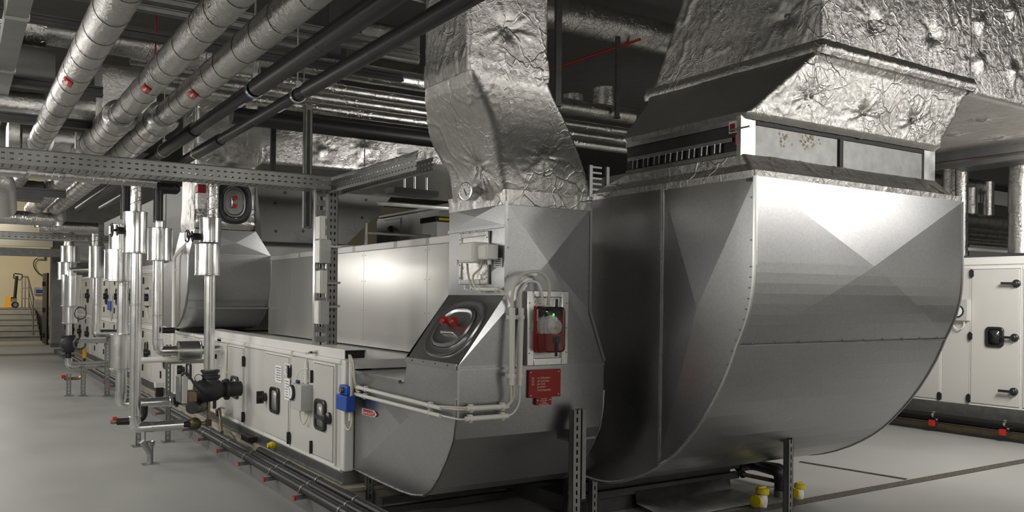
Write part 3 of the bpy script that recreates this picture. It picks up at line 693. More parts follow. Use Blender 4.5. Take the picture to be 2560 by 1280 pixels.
b=MB();b.prism([cen+(p-cen)*.86+Vector((-.002,0,0)) for p in (a_,e_,g_,f_,c_)],(-.001,0,0));obj('red_field',b,M['red'],o)
b=MB();b.prism([Vector((xs_-.0035,p.y,p.z)) for p in (sd_(933.6,1028),sd_(934.4,1028),sd_(934.4,1041.5),sd_(933.6,1041.5))],(-.001,0,0));obj('white_bar',b,M['paper'],o)
ht=(a_.z-c_.z);text('Zuluft Anl.70',ht*.55,Vector((xs_-.004,sd_(909,1030).y,c_.z+ht*.3)),(0,-1,0),(0,0,1),M['paper'],o,xs=(a_.y-e_.y)*.84/(ht*.55*6.1))
# conduits along the side and front
def conduit(p0,p1,r,label,clips=(.12,.88),nn=(-1,0,0)):
    p0=Vector(p0);p1=Vector(p1);o=thing('cable_conduit',(p0+p1)/2,label,'conduit')
    b=MB();b.cyl(p0,p1,r,16);obj('tube',b,M['pvc'],o)
    d=(p1-p0).normalized()
    for t in clips:
        c=p0.lerp(p1,t);b=MB();b.cyl(c-d*.012,c+d*.012,r*1.18,16);b.rbox(c-Vector(nn)*r*.8,d,Vector(nn),d.cross(Vector(nn)),.012,r*.8,r*1.5);obj('clip',b,M['pvc'],o)
    return o
ds=lambda u,v,o_=.045:P(u,v,X=SL-o_)
conduit(ds(890,967),ds(1103,1021),.013,'upper white conduit along the left cheek of the small elbow duct')
conduit(ds(888,985),ds(1102,1040),.013,'lower white conduit along the left cheek of the small elbow duct')
fd=lambda u,v,o_=.04:P(u,v,Y=SY-o_)
conduit(fd(1166,1022),fd(1270,1016),.0155,'upper short white conduit across the duct front',nn=(0,-1,0))
conduit(fd(1164,1048),fd(1270,1040),.0155,'lower short white conduit across the duct front',nn=(0,-1,0))
conduit(fd(1281,770,.07),fd(1279,963,.07),.018,'upright white conduit on the duct front, nearer the viewer',nn=(0,-1,0))
conduit(fd(1303,770,.045),fd(1298,963,.045),.018,'upright grey conduit directly beside the detector frame',nn=(0,-1,0))
conduit(onNL(1193,723,.04),onNL(1247,723,.04),.012,'short white conduit under the actuator frame')
def cable(pts,r,label,mat_=None,bend=.12):
    b=MB();b.tube(pts,r,8,bend=bend,seg=8);return tag(obj('cable',b,mat_ or M['cable']),label,'cable')
cable([onNL(1168,660,.08),onNL(1170,690,.05),onNL(1180,722,.045),onNL(1195,724,.04)],.007,'thin cable hanging from the larger white actuator')
cable([onNL(1206,650,.08),onNL(1202,670,.06),onNL(1180,690,.05),onNL(1186,718,.05),onNL(1195,722,.04)],.007,'thin cable curving down from the smaller white actuator')
cable([onNL(1245,722,.04),fd(1268,735,.06),fd(1281,765,.07),fd(1281,800,.07)],.008,'pale cable bending over the duct corner into the upright conduit')
cable([fd(1279,790,.07),fd(1281,720,.07),fd(1305,683,.09),fd(1350,676,.12),fd(1375,705,.1),fd(1372,745,.1),fd(1370,762,.08)],.010,'thick pale cable arching over to the red detector',bend=.2)
cable([fd(1302,790,.045),fd(1300,730,.05),fd(1318,702,.06),fd(1345,704,.08),fd(1355,730,.1),fd(1356,762,.08)],.008,'second thinner cable looping into the detector frame',bend=.15,mat_=M['pvc'])
cable([fd(1277,958,.07),fd(1279,1005,.06),fd(1262,1018,.05),fd(1240,1019,.045)],.008,'pale cable leaving the foot of the upright conduit')
cable([fd(1284,958,.07),fd(1285,995,.06),fd(1272,1014,.05),fd(1250,1018,.04)],.007,'second pale cable beside the foot of the upright conduit')
cable([fd(1299,958,.045),fd(1299,1010,.045),fd(1282,1036,.045),fd(1262,1041,.04)],.005,'thin grey cable curving into the lower short conduit',mat_=M['pvc'])
cable([ds(1098,1019,.045),fd(1148,1024,.04),fd(1170,1022,.04)],.008,'pale cable bridging the corner between the upper conduits')
cable([ds(1098,1016,.05),fd(1148,1019,.045),fd(1170,1019,.045)],.006,'second pale cable bridging the corner between the upper conduits')
cable([ds(1098,1038,.045),fd(1148,1049,.04),fd(1170,1048,.04)],.005,'thin white cable bridging the corner between the lower conduits',mat_=M['rail'])
for k,(u,c_) in enumerate(((876,'pale'),(880,'grey'),(884,'cream'))):
    cable([P(872+k*2,888,X=2.42),P(u,905,X=2.36),P(u+2,940,X=2.36),ds(891,962+k*8,.045),ds(899,966+k*7,.045)],.007,['outermost pale cable dropping from the trunking end','middle grey cable dropping from the trunking end','inner cream cable dropping from the trunking end'][k])
# blue actuator at the corner of the low unit
q=P(860,996,X=2.33)
o=thing('actuator',(2.36,5.9,q.z-.1),'bright blue damper actuator at the near corner of the low unit','actuator')
a_=P(846,984,X=2.33);c_=P(872,1030,X=2.33)
b=MB();b.box(2.31,2.38,c_.y,a_.y,c_.z,a_.z);obj('case',b,M['blue'],o,bevel=.006)
b=MB();b.box(2.325,2.37,c_.y+.03,a_.y-.02,a_.z,a_.z+.07);obj('clamp_housing',b,M['blue'],o,bevel=.01)
b=MB();b.lathe((2.32,(a_.y+c_.y)/2,a_.z+.035),(-1,0,0),[(0,.022),(.02,.022)],12);obj('shaft',b,M['steel'],o)
b=MB();b.tube([P(862,1032,X=2.34),P(862,1065,X=2.34),P(872,1078,X=2.34),P(880,1060,X=2.36),P(880,1040,X=2.37)],.007,8,bend=.05);obj('cable_loop',b,M['cable'],o)
conduit(P(878,905,X=2.36),P(876,1052,X=2.36),.014,'upright grey conduit behind the blue actuator',clips=(.75,))
# differential gauge box on near door
a_=P(736,957,X=2.30);c_=P(760,1028,X=2.30)
o=thing('pressure_gauge',(2.34,(a_.y+c_.y)/2,c_.z),'grey pressure gauge box with round dial on the low white unit','gauge')
b=MB();b.box(2.27,2.37,c_.y-.01,a_.y,c_.z,a_.z);obj('case',b,M['box'],o,bevel=.004)
cy=a_.y;cz=(a_.z+c_.z)/2+.03
b=MB();b.lathe((2.27,cy-.05,cz),(-1,0,0),[(0,.062),(.02,.062),(.022,.052)],28);obj('bezel',b,M['iron'],o)
b=MB();b.lathe((2.2478,cy-.05,cz),(-1,0,0),[(0,.05),(.002,.05)],28);obj('dial',b,M['paper'],o)
b=MB();b.rbox((2.245,cy-.05,cz+.005),(1,0,0),(0,.3,1),(0,1,-.3),.001,.035,.003);obj('needle',b,M['ink'],o)
for k,(dy,m_) in enumerate(((.03,'blue'),(.075,'plastic'))):
    b=MB();b.lathe((2.31,cy-dy,a_.z),(0,0,1),[(0,.009),(.015,.012),(.028,.007)],10);obj('nipple',b,M[m_],o)
b=MB();b.tube([(2.31,cy-.03,a_.z+.02),(2.31,cy-.03,a_.z+.07),(2.33,cy-.09,a_.z+.12),(2.36,cy-.14,a_.z+.12)],.005,6,bend=.03);obj('hose',b,M['pvc'],o)
b=MB();b.tube([(2.32,cy-.08,c_.z),(2.32,cy-.08,c_.z-.08),(2.33,cy-.13,c_.z-.13),(2.35,cy-.18,c_.z-.07),(2.36,cy-.18,c_.z+.05)],.006,6,bend=.05);obj('cable_loop',b,M['cable'],o)
q=P(766,1020,X=2.36);q1=P(766,905,X=2.36)
conduit(q,q1,.014,'upright conduit right of the gauge box on the low unit',clips=(.15,.6))
cable([q1-Vector((0,0,.03)),q1+Vector((0,0,.02)),P(772,890,X=2.38),P(792,884,X=2.42)],.007,'cable curving from the trunking to the gauge conduit',bend=.05)
q=P(563,955,X=2.36);q1=P(567,872,X=2.36)
conduit(q,q1,.014,'upright conduit right of the black valve on the low unit',clips=(.3,))
cable([q1-Vector((0,0,.03)),q1+Vector((0,0,.02)),P(572,853,X=2.38),P(588,848,X=2.42)],.007,'cable curving from the trunking behind the valve pipe',bend=.05)
b=MB();a_=P(562,953,X=2.33);b.box(2.31,2.375,a_.y-.08,a_.y+.08,a_.z-.15,a_.z);tag(obj('junction_box',b,M['pvc'],bevel=.005),'small white junction box right of the black valve on the low unit','box')
# papers
def sheet(u0,u1,v0,v1,label,lines=5):
    a_=P(u0,v0,X=XA-.025);c_=P(u1,v1,X=XA-.025)
    X_=XA-.0265 if 'door' in label else XA-.014
    a_=P(u0,v0,X=X_);c_=P(u1,v1,X=X_)
    o=thing('notice',(X_,(a_.y+c_.y)/2,c_.z),label,'notice');c_z=P(u0,v1-8,X=X_).z
    b=MB();b.box(X_-.002,X_,c_.y,a_.y,c_z,a_.z);obj('sheet',b,M['paper'],o)
    for k in range(lines):
        z=a_.z-(k+1)*(a_.z-c_z)/(lines+1);b=MB();b.box(X_-.0026,X_-.002,c_.y+.02,a_.y-.015-.01*(k%3),z-.003,z+.003);obj('print_line',b,M['ink'],o)
sheet(689,704,912,962,'white printed notice above the middle porthole on the door',6)
sheet(712,725,908,943,'upper printed form next to the middle hinge on the door',6)
sheet(712,724,945,1006,'lower printed form beside the gauge box on the door',7)
sheet(547,553,914,931,'small white sticker on the panel behind the valve pipe',2)
# cable trunking on top edge of low unit
o=thing('cable_trunking',(2.48,8,1.085),'long white cable trunking on the top edge of the low unit','trunking')
b=MB()
y0_,y1_=5.93,10.1
for (p,q,r,s) in ((XA+.0,2.56,1.086,1.092),(XA+.0,2.56,1.152,1.158),(XA+.0,XA+.005,1.092,1.152),(2.555,2.56,1.092,1.152)): b.box(p,q,y0_,y1_,r,s)
obj('channel',b,M['rail'],o)
b=MB();b.box(XA+.006,2.554,y0_+.03,y0_+.05,1.093,1.151);obj('opening_shade',b,M['rubber'],o)  # black block stands in for the shade inside the open end
# bits on top of low unit
o=thing('junction_box',P(685,834,Z=1.085),'small white box lying on top of the low unit','box')
p=P(685,835,Z=1.085);b=MB();b.box(p.x-.03,p.x+.05,p.y-.1,p.y+.12,1.085,1.125);obj('case',b,M['rail'],o,bevel=.006)
b=MB();b.cyl((p.x+.01,p.y-.14,1.105),(p.x+.01,p.y-.1,1.105),.012,8);obj('gland',b,M['rail'],o)
# --- big elbow
BL,BR,BY=3.76,5.86,3.31
bg=thing('elbow_duct',(4.8,4.2,.29),'big galvanized elbow duct filling the right half of the foreground','duct')
pb=[(4.95,.29),(4.72,.285),(4.543,.299),(4.31,.37),(4.081,.482),(3.9,.61),(3.75,.765),(3.62,.93),(3.50,1.13),(3.43,1.29)]
pb2=[(3.43,1.29),(3.40,1.35),(3.372,1.41),(3.35,1.47),(3.334,1.53),(3.322,1.59),(3.315,1.65),(3.311,1.71),(3.31,1.77),(3.31,2.25)]
def cr(pts,k):
    out=[];n=len(pts)
    for i in range(n-1):
        p0,p1,p2,p3=[Vector((*pts[j],0)) for j in (max(0,i-1),i,i+1,min(n-1,i+2))]
        for q in range(k):
            t=q/k;v=.5*((2*p1)+(p2-p0)*t+(2*p0-5*p1+4*p2-p3)*t*t+(3*p1-p0-3*p2+p3)*t**3);out.append((v.x,v.y))
    return out+[pts[-1]]
pb=cr(pb,2);n=len(pb);b=MB();b.add([(BL,y,z) for y,z in pb]+[(BR,y,z) for y,z in pb],[(i,i+1,n+i+1,n+i) for i in range(n-1)]);obj('curved_sheet',b,M['galv'],bg,smooth=None)
# cross-broken upper sheet following the profile
def prof_at(z):
    for i in range(len(pb2)-1):
        if pb2[i][1]<=z<=pb2[i+1][1]+1e-6:
            t=(z-pb2[i][1])/(pb2[i+1][1]-pb2[i][1]);return pb2[i][0]*(1-t)+pb2[i+1][0]*t
    return BY
cx_,cz_=.575,.45
def bf(u,v):
    z=1.29+v*(2.25-1.29);x=BL+u*(BR-BL)
    return (x,prof_at(z)-.035*(1-max(abs(2*u-1),abs(2*v-1))),z)
b=MB();b.grid(bf,16,16,diag=True);obj('front_sheet',b,M['galv'],bg,smooth=None)
for X_,s_ in ((BL,-1),(BR,1)):
    out=pb+pb2[1:];
    ysp=4.06
    zs=.49
    fr=[p for p in out if p[0]<=ysp+.03];
    zt=2.25
    b=MB()
    pts=[(4.081,.482)]+[p for p in out if p[0]<4.06]
    cc=(3.72,1.5);poly=pts+[(4.06,2.25)]
    m=len(poly);b.add([(X_,y,z) for y,z in poly]+[(X_+s_*.035,cc[0],cc[1])],[(((i+1)%m,i,m) if s_<0 else (i,(i+1)%m,m)) for i in range(m)])
    obj('cheek',b,M['galv'],bg,smooth=4)
    poly=[(4.95,.29),(4.72,.285),(4.543,.299),(4.31,.37),(4.081,.482),(4.06,2.25),(4.95,2.25)]
    m=len(poly);b=MB();b.add([(X_,y,z) for y,z in poly]+[(X_+s_*.045,4.55,1.35)],[(((i+1)%m,i,m) if s_<0 else (i,(i+1)%m,m)) for i in range(m)])
    obj('cheek',b,M['galv'],bg,smooth=20)
b=MB();b.box(BL,BR,BY,4.95,2.245,2.25);obj('top_sheet',b,M['galv'],bg)
flange('seam_strip',bg,(BL-.002,4.07,.49),(BL-.002,4.07,2.25),(-1,0,0),.012,.008,M['clad'])
b=MB();b.tube([(BL-.003,y,z) for y,z in pb[1:]+pb2[1:-1]]+[(BL-.003,BY,2.25)],.011,6);obj('edge_bead',b,M['clad'],bg)
b=MB();b.tube([(BR+.003,y,z) for y,z in pb[1:]+pb2[1:-1]]+[(BR+.003,BY,2.25)],.009,6);obj('edge_bead',b,M['galv'],bg)
flange('seam_strip',bg,(BL,3.424,1.29),(BR,3.424,1.29),(0,-1,-.1),.008,.005,M['steel'])
flange('corner_strip',bg,(BL+.008,BY-.001,1.75),(BL+.008,BY-.001,2.25),(0,-1,0),.018,.005,M['clad'])
rivets(bg,[(BL,3.418,1.302),(BR,3.418,1.302)],(0,-1,0),.2,.006)
rivets(bg,[(BL-.01,y+.02,z) for y,z in (pb[2:]+pb2[1:])],(-1,0,0),.17,.005)
rivets(bg,[(BL-.01,4.055,.6),(BL-.01,4.055,2.2)],(-1,0,0),.33,.004)
text('438',.03,P(1864,455,X=BL-.004),(0,-1,0),(0,0,1),M['ink'],bg)
# damper between duct and hood
DL,DR,DF,DB=3.80,5.73,3.45,4.46;dz0_,dz1_=2.385,2.60
dp=thing('louvre_damper',((DL+DR)/2,(DF+DB)/2,2.3),'grey louvre damper frame with linkage between the big elbow and foil hood','damper')
b=MB();b.box(DL+.02,DR-.02,DF+.03,DB,2.33,dz1_+.03);obj('core',b,M['dsteel'],dp)
for z in (dz0_,dz1_-.03):
    b=MB();b.box(DL-.012,DL+.02,DF,DB,z,z+.03);obj('side_channel',b,M['steel'],dp)
b=MB();b.box(DL,DL+.02,DF,DB,dz0_-.06,dz1_+.03);obj('side_plate',b,M['dsteel'],dp)
b=MB();b.box(DL-.014,DL,DF+.06,DB-.02,dz0_+.088,dz0_+.112);obj('link_bar',b,M['steel'],dp)
for i in range(8):
    y=4.36-(4.36-3.62)*i/7
    b=MB();b.box(DL-.008,DL-.002,y-.03,y+.03,dz0_+.035,dz0_+.088);obj('louvre_slot',b,M['plastic'],dp)
    for dy in (-.022,.022):
        b=MB();b.tube([(DL-.02,y+dy,dz0_+.035),(DL-.02,y+dy-.004,dz0_+.09)],.004,6);obj('crank',b,M['clad'],dp)
b=MB();b.box(DL-.02,DL+.1,DF-.012,DF+.02,dz0_-.05,dz1_+.03);obj('corner_plate',b,M['clad'],dp)
b=MB();b.box(DR-.13,DR+.0,DF-.012,DF+.02,dz0_-.09,dz1_+.02);obj('corner_plate',b,M['clad'],dp)
xm=PX(2100,370,DF)
b=MB();b.box(DL+.1,DR-.13,DF+.0,DF+.02,dz0_-.08,dz1_-.02);obj('front_plate',b,M['steel'],dp)
b=MB();b.box(DL+.1,DR-.13,DF-.01,DF+.02,dz1_-.025,dz1_+.03);obj('gap_shade_bar',b,M['dsteel'],dp)  # dark bar painted in for the shade of the gap under the hood
b=MB();b.box(xm-.018,xm+.018,DF-.012,DF,dz0_-.06,dz1_-.02);obj('front_strap',b,M['dsteel'],dp)
random.seed(5)
b=MB()
for cx0,w0,nn in ((1956,12,26),(2020,22,50)):
    for k in range(nn):
        u=cx0+random.gauss(0,w0*.5);v=345+random.gauss(0,9)+(cx0-1956)*.1;p=P(u,v,Y=DF-.0005);r=random.uniform(.002,.010)
        b.lathe(p,(0,-1,0),[(0,r),(.0006,r*.8)],7)
obj('glue_stain',b,M['stain'],dp,kind='stuff')
b=MB();q=P(1833,318,X=DL-.014);b.box(DL-.018,DL-.012,q.y-.03,q.y+.03,q.z-.035,q.z+.035);o=obj('sticker',b,M['paper'],dp)
b=MB();b.box(DL-.02,DL-.018,q.y-.018,q.y+.02,q.z-.028,q.z+.02);obj('red_print',b,M['dred'],o)
b=MB();q=P(1840,336,X=DL-.024);b.cyl(q,q+Vector((0,-.0,-.06)),.005,8);obj('red_lever_grip',b,M['red'],dp)
b=MB();q=P(1862,318,X=DL-.03);b.cyl((DL-.03,3.52,q.z),(DL-.03,3.36,q.z),.006,8);obj('shaft',b,M['clad'],dp)
# ---------------- foil-wrapped ducts -----------------------------------------------
def NZ(p,f,s=0): return noise.noise(Vector((p[0]*f+s,p[1]*f-s*1.7,p[2]*f+s*.3)))
def foil_duct(rings,res,pins=(),amp=.006,crease=.006,close=False,catmull=False,soft=.02,seed=0):
    """loft of 4-cornered rings with crumpled, pinned insulation skin; returns MB"""
    R=[[Vector(c) for c in r] for r in rings]
    if catmull:
        out=[];n=len(R)
        for i in range(n-1):
            p0=R[max(0,i-1)];p1=R[i];p2=R[i+1];p3=R[min(n-1,i+2)]
            for k in range(4):
                t=k/4
                out.append([ .5*((2*p1[c])+(p2[c]-p0[c])*t+(2*p0[c]-5*p1[c]+4*p2[c]-p3[c])*t*t+(3*p1[c]-p0[c]-3*p2[c]+p3[c])*t**3) for c in range(4)])
        out.append(R[-1]);R=out
    ns=[max(2,int(max((r[(c+1)%4]-r[c]).length for r in R)/res)) for c in range(4)]
    rows=[];
    for i in range(len(R)-1):
        L=max((R[i+1][c]-R[i][c]).length for c in range(4));m=max(1,int(L/res))
        for k in range(m): rows.append([R[i][c].lerp(R[i+1][c],k/m) for c in range(4)])
    rows.append(R[-1])
    vs=[]
    for r in rows:
        cen=(r[0]+r[1]+r[2]+r[3])/4
        for c in range(4):
            for k in range(ns[c]):
                t=k/ns[c];p=r[c].lerp(r[(c+1)%4],t)
                # rounded corner
                L=(r[(c+1)%4]-r[c]).length;dd=min(t*L,(1-t)*L)
                if dd<soft: p=p+(cen-p).normalized()*(soft-dd)*.35*(1-dd/soft if dd<soft else 0)
                vs.append(p)
    m=sum(ns);nr=len(rows)
    A=np.array([tuple(p) for p in vs]).reshape(nr,m,3)
    du=np.roll(A,-1,1)-np.roll(A,1,1);dv=np.gradient(A,axis=0)
    N_=np.cross(du,dv);ln=np.linalg.norm(N_,axis=2,keepdims=True);N_=N_/np.maximum(ln,1e-9)
    A2=A.reshape(-1,3);N2=N_.reshape(-1,3)
    D=np.zeros(len(A2))
    for i,p in enumerate(A2):
        a=NZ(p,2.6,seed)*amp*.55
        q=(p[0]+.03*NZ(p,6,seed+3),p[1]+.03*NZ(p,6,seed+5),p[2]+.03*NZ(p,6,seed+7))
        w=NZ((q[0],q[1],q[2]*.45),7,seed+11);mk=max(0,min(1,.5+1.6*NZ(p,1.7,seed+2)))
        c=(1-min(1,abs(w)*7))**2*crease*.6*mk
        w2=NZ((q[0],q[1],q[2]*.6),19,seed+13);c+=(1-min(1,abs(w2)*5))**2*crease*.25*mk
        D[i]=a+c+NZ(p,40,seed)*.0007
    for pin in pins:
        pv=np.array(pin);df=A2-pv;rr_=np.linalg.norm(df,axis=1);idx=np.where(rr_<.3)[0]
        if len(idx)==0:continue
        n0=N2[idx[np.argmin(rr_[idx])]];t1=np.cross(n0,[.13,.2,.97]);t1/=np.linalg.norm(t1);t2=np.cross(n0,t1)
        for i in idx:
            r=rr_[i];an=math.atan2(df[i]@t1,df[i]@t2)
            D[i]-= .022*math.exp(-(r/.055)**2)
            wob=math.sin(an*9+3*math.sin(an*2+pv[0]*7)+r*9)+.6*math.sin(an*17+pv[2]*5)
            D[i]+= .008*max(0,wob)*math.exp(-(r/.13)**2)*(1-math.exp(-(r/.02)**2))
    A2=A2+N2*D[:,None]
    b=MB();fs=[]
    for k in range(nr-1):
        for i in range(m):
            j=(i+1)%m;fs.append((k*m+i,k*m+j,(k+1)*m+j,(k+1)*m+i))
    if close: fs.append(tuple(range(m))[::-1]);fs.append(tuple((nr-1)*m+i for i in range(m)))
    b.add([tuple(p) for p in A2],fs);return b
def ring(x0,x1,y0,y1,z,x0b=None,z2=None):
    return [(x0,y0,z),(x1,y0,z),(x1,y1,z),(x0,y1,z)]
def pinparts(par,pins,nrm,r=.014):
    for p,n in zip(pins,nrm):
        b=MB();p=Vector(p);n=Vector(n);b.lathe(p-n*.02,n,[(0,r),(.006,r),(.009,r*.6),(.009,r*.3),(.013,r*.3)],14);obj('pin_washer',b,M['steel'],par)
# S-shaped duct over the small elbow
fo=thing('insulated_duct',(2.9,4.6,2.13),'crumpled foil-wrapped S-shaped duct with dial thermometer above the small elbow','duct')
rings=[ring(2.775,3.39,4.36,5.02,2.125),ring(2.735,3.40,4.33,4.99,2.2),ring(2.67,3.33,4.29,4.93,2.35),ring(2.54,3.12,4.16,4.93,2.55),ring(2.39,2.93,4.09,4.72,2.74),ring(2.345,2.885,4.085,4.63,2.86),ring(2.345,2.885,4.085,4.63,2.95)]
rings2=[ring(2.345,2.885,4.085,4.63,2.93),ring(2.345,2.885,4.085,4.63,4.6)]
def on_front(u,v,Y): return P(u,v,Y=Y)
pins=[P(1360,391,Y=4.28),P(1187,421,X=2.645),P(1095,272,X=2.52)]
b=foil_duct(rings,.012,[tuple(p) for p in pins],amp=.008,crease=.008,catmull=True,soft=.05,seed=1);obj('foil_skin',b,M['foil'],fo,smooth=70)
pinparts(fo,pins,[(0,-1,0),(-1,0,0),(-1,0,0)])
pins2=[P(1270,71,Y=4.085)]
b=foil_duct(rings2,.014,[tuple(p) for p in pins2],amp=.006,crease=.008,soft=.04,seed=3);obj('foil_skin',b,M['foil'],fo,smooth=70)
pinparts(fo,pins2,[(0,-1,0)])
b=foil_duct([ring(2.35,2.892,4.085,4.64,2.80),ring(2.341,2.889,4.081,4.634,2.87),ring(2.343,2.887,4.083,4.632,2.93)],.014,(),amp=.004,crease=.012,seed=9);obj('tape_band',b,M['foil'],fo,smooth=70)
b=foil_duct([ring(2.752,3.405,4.335,5.05,2.11),ring(2.745,3.41,4.328,5.05,2.20)],.012,(),amp=.004,crease=.014,seed=19);obj('tape_band',b,M['foil'],fo,smooth=70)
# dial thermometer
q=P(1186,481,X=2.70);o=thing('thermometer',q,'round steel dial thermometer on the foil duct above the small elbow','gauge')
dv=Vector((-1,-.25,.0)).normalized()
b=MB();b.lathe(q,dv,[(-.05,.02),(.0,.02),(.0,.052),(.06,.055),(.07,.06),(.078,.058),(.08,.05)],32);obj('case',b,M['clad'],o)
b=MB();b.lathe(q,dv,[(.0805,.05),(.0815,.05)],32);obj('dial',b,M['paper'],o)
b=MB();b.rbox(q+dv*.083,dv,Vector((0,.5,.8)),dv.cross(Vector((0,.5,.8))),.001,.035,.003);obj('needle',b,M['ink'],o)
b=MB()
uu_=dv.cross(Vector((0,0,1))).normalized();ww_=uu_.cross(dv)
for k in range(9):
    a=math.radians(-30+k*30);d_=uu_*math.cos(a)+ww_*math.sin(a);b.rbox(q+dv*.0825+d_*.04,dv,d_,dv.cross(d_),.0006,.006,.0015)
obj('scale_marks',b,M['ink'],o,kind='stuff')
# collar and hood over the big elbow
fc=thing('insulated_duct_collar',(4.8,3.9,2.25),'foil-wrapped sloping collar between the big elbow and the louvre damper','duct')
b=foil_duct([ring(BL+.02,BR-.01,BY+.03,4.86,2.245),ring(BL+.005,BR+.0,BY+.02,4.87,2.275),ring(BL+.02,BR-.07,BY+.07,4.7,2.33),ring(DL-.02,DR+.01,DF-.03,DB+.02,2.385),ring(DL-.01,DR,DF-.02,DB,2.395)],.014,(),amp=.009,crease=.010,soft=.03,seed=5)
obj('foil_skin',b,M['foil'],fc,smooth=70)
b=foil_duct([ring(BL+.0,BR-.0,BY+.005,4.9,2.243),ring(BL-.004,BR+.0,BY-.0,4.9,2.285)],.012,(),amp=.006,crease=.014,seed=25);obj('tape_band',b,M['foil'],fc,smooth=70)
fh=thing('insulated_hood',(4.9,4,2.6),'large crumpled foil-wrapped hood above the louvre damper at upper right','duct')
HL,HR,HF,HB=4.31,5.95,3.30,4.8
rings=[ring(DL-.01,DR+.01,DF-.02,DB+.02,2.60),ring(DL-.03,DR+.03,DF-.05,DB+.03,2.63),ring(DL+.07,DR+.05,DF-.06,DB+.12,2.70),ring(HL-.1,HR-.02,HF+.03,HB-.06,2.98),ring(HL-.01,HR,HF,HB+.04,3.05),ring(HL,HR,HF+.01,HB+.03,3.11)]
pn=[];pnn=[]
for u,v in ((2035,240),(2168,285),(2288,304)):
    t=(v-150)/190.;yy=HF-.0+(DF-.06-HF)*max(0,min(1,(v-150)/200.));pn.append(P(u,v,Y=yy));pnn.append((0,-1,-.25))
b=foil_duct(rings,.016,[tuple(p) for p in pn],amp=.01,crease=.010,soft=.06,seed=7);obj('foil_skin',b,M['foil'],fh,smooth=70)
pinparts(fh,pn,[Vector(n).normalized() for n in pnn],.018)
rings=[ring(HL,HR,HF,HB+.02,3.06),ring(HL+.01,HR,HF,HB-.1,3.3),ring(HL+.01,HR,HF,HB-.3,3.7),ring(HL+.01,HR,HF,HB-.4,4.7)]
pn=[P(2183,55,Y=HF),P(2331,86,Y=HF),P(1962,40,X=HL)]
b=foil_duct(rings,.018,[tuple(p) for p in pn],amp=.012,crease=.012,soft=.05,seed=8);obj('foil_skin',b,M['foil'],fh,smooth=70)
pinparts(fh,pn,[(0,-1,0),(0,-1,0),(-1,0,0)],.018)
b=foil_duct([ring(HL-.02,HR+.01,HF-.015,HB+.05,3.02),ring(HL-.025,HR+.02,HF-.03,HB+.06,3.06),ring(HL-.01,HR+.01,HF-.01,HB+.05,3.11)],.016,(),amp=.006,crease=.014,seed=29);obj('tape_band',b,M['foil'],fh,smooth=70)
# box duct to the right of the hood
fb=thing('insulated_duct',(7,4.1,3.0),'foil-wrapped rectangular duct running out of frame at the upper right corner','duct')
def ringx(x,y0,y1,z0,z1): return [(x,y1,z0),(x,y0,z0),(x,y0,z1),(x,y1,z1)]
pn=[P(2451,156,Y=HF),P(2533,180,Y=HF),P(2452,57,Y=HF),P(2530,28,Y=HF),P(2457,300,Z=3.0),P(2390,335,Z=3.0),P(2500,345,Z=3.0)]
b=foil_duct([ringx(x,HF,4.93,3.0,4.7) for x in (5.93,6.9,8.11)],.02,[tuple(p) for p in pn],amp=.008,crease=.006,close=True,soft=.04,seed=12);obj('foil_skin',b,M['foil'],fb,smooth=70)
pinparts(fb,pn,[(0,-1,0)]*4+[(0,0,-1)]*3,.016)
b=MB();b.box(8.1,8.16,1.5,5.3,2.93,3.0);b.box(8.1,8.16,1.5,5.3,2.86,2.9);tag(obj('steel_rail',b,M['dsteel']),'dark steel rail along the right edge of the upper right foil duct','rail')
b=MB();b.tube([(8.2,1.5,2.90),(8.2,5.3,2.90)],.018,8);tag(obj('pipe',b,M['dred']),'thin dark red pipe beside the steel rail at upper right','pipe')
# --- mid-distance elbow on the low row
EL,ER,EY=2.22,3.16,10.2
me_=thing('elbow_duct',(2.7,10.9,1.12),'mid-distance galvanized elbow duct standing over the low unit behind the vertical pipes','duct')
ze=P(560,637,Y=EY).z;zt=P(560,575,Y=EY).z
pe=[(11.75,1.15),(11.1,1.13),(10.75,1.17),(10.5,1.28),(10.33,1.42),(10.24,1.58),(10.2,1.75),(EY,ze)]
n=len(pe);b=MB();b.add([(EL,y,z) for y,z in pe]+[(ER,y,z) for y,z in pe],[(i,i+1,n+i+1,n+i) for i in range(n-1)]);obj('curved_sheet',b,M['galv'],me_,smooth=20)
TL=PX(488,575,EY);TR=PX(640,578,EY)
b=MB();c_=((EL+ER)/2+.05,EY-.012,(ze+zt)/2);F_=[(TL,EY,zt),(TR,EY,zt),(ER,EY,ze),(EL,EY,ze)];b.add(F_+[c_],[((i+1)%4,i,4) for i in range(4)]);obj('front_sheet',b,M['galv'],me_,smooth=None)
for X_,s_ in ((EL,1),(ER,0)):
    pts=pe+[(11.0,ze),(11.75,1.85)];m=len(pts);b=MB();b.add([(X_,y,z) for y,z in pts]+[(X_,11.0,1.5)],[(((i+1)%m,i,m) if s_ else (i,(i+1)%m,m)) for i in range(m)]);obj('cheek',b,M['galv'],me_,smooth=5)
b=MB();b.add([(EL,EY,ze),(EL,11.0,ze),(TL,11.0,zt),(TL,EY,zt)],[(0,3,2,1)]);b.add([(ER,EY,ze),(ER,11.0,ze),(TR,11.0,zt),(TR,EY,zt)],[(0,1,2,3)]);b.add([(TL,11,zt),(TR,11,zt),(ER,11,ze),(EL,11,ze)],[(0,1,2,3)]);obj('shoulder_sheet',b,M['galv'],me_,smooth=None)
flange('flange',me_,(EL,EY-.002,ze),(ER,EY-.002,ze),(0,-1,0),.02,.008)
flange('flange',me_,(EL,10.235,P(560,770,Y=10.25).z),(ER,10.235,P(560,770,Y=10.25).z),(0,-1,0),.012,.006)
b=MB();b.tube([(EL-.003,y,z) for y,z in pe[1:]],.012,6);obj('seam_bead',b,M['galv'],me_)
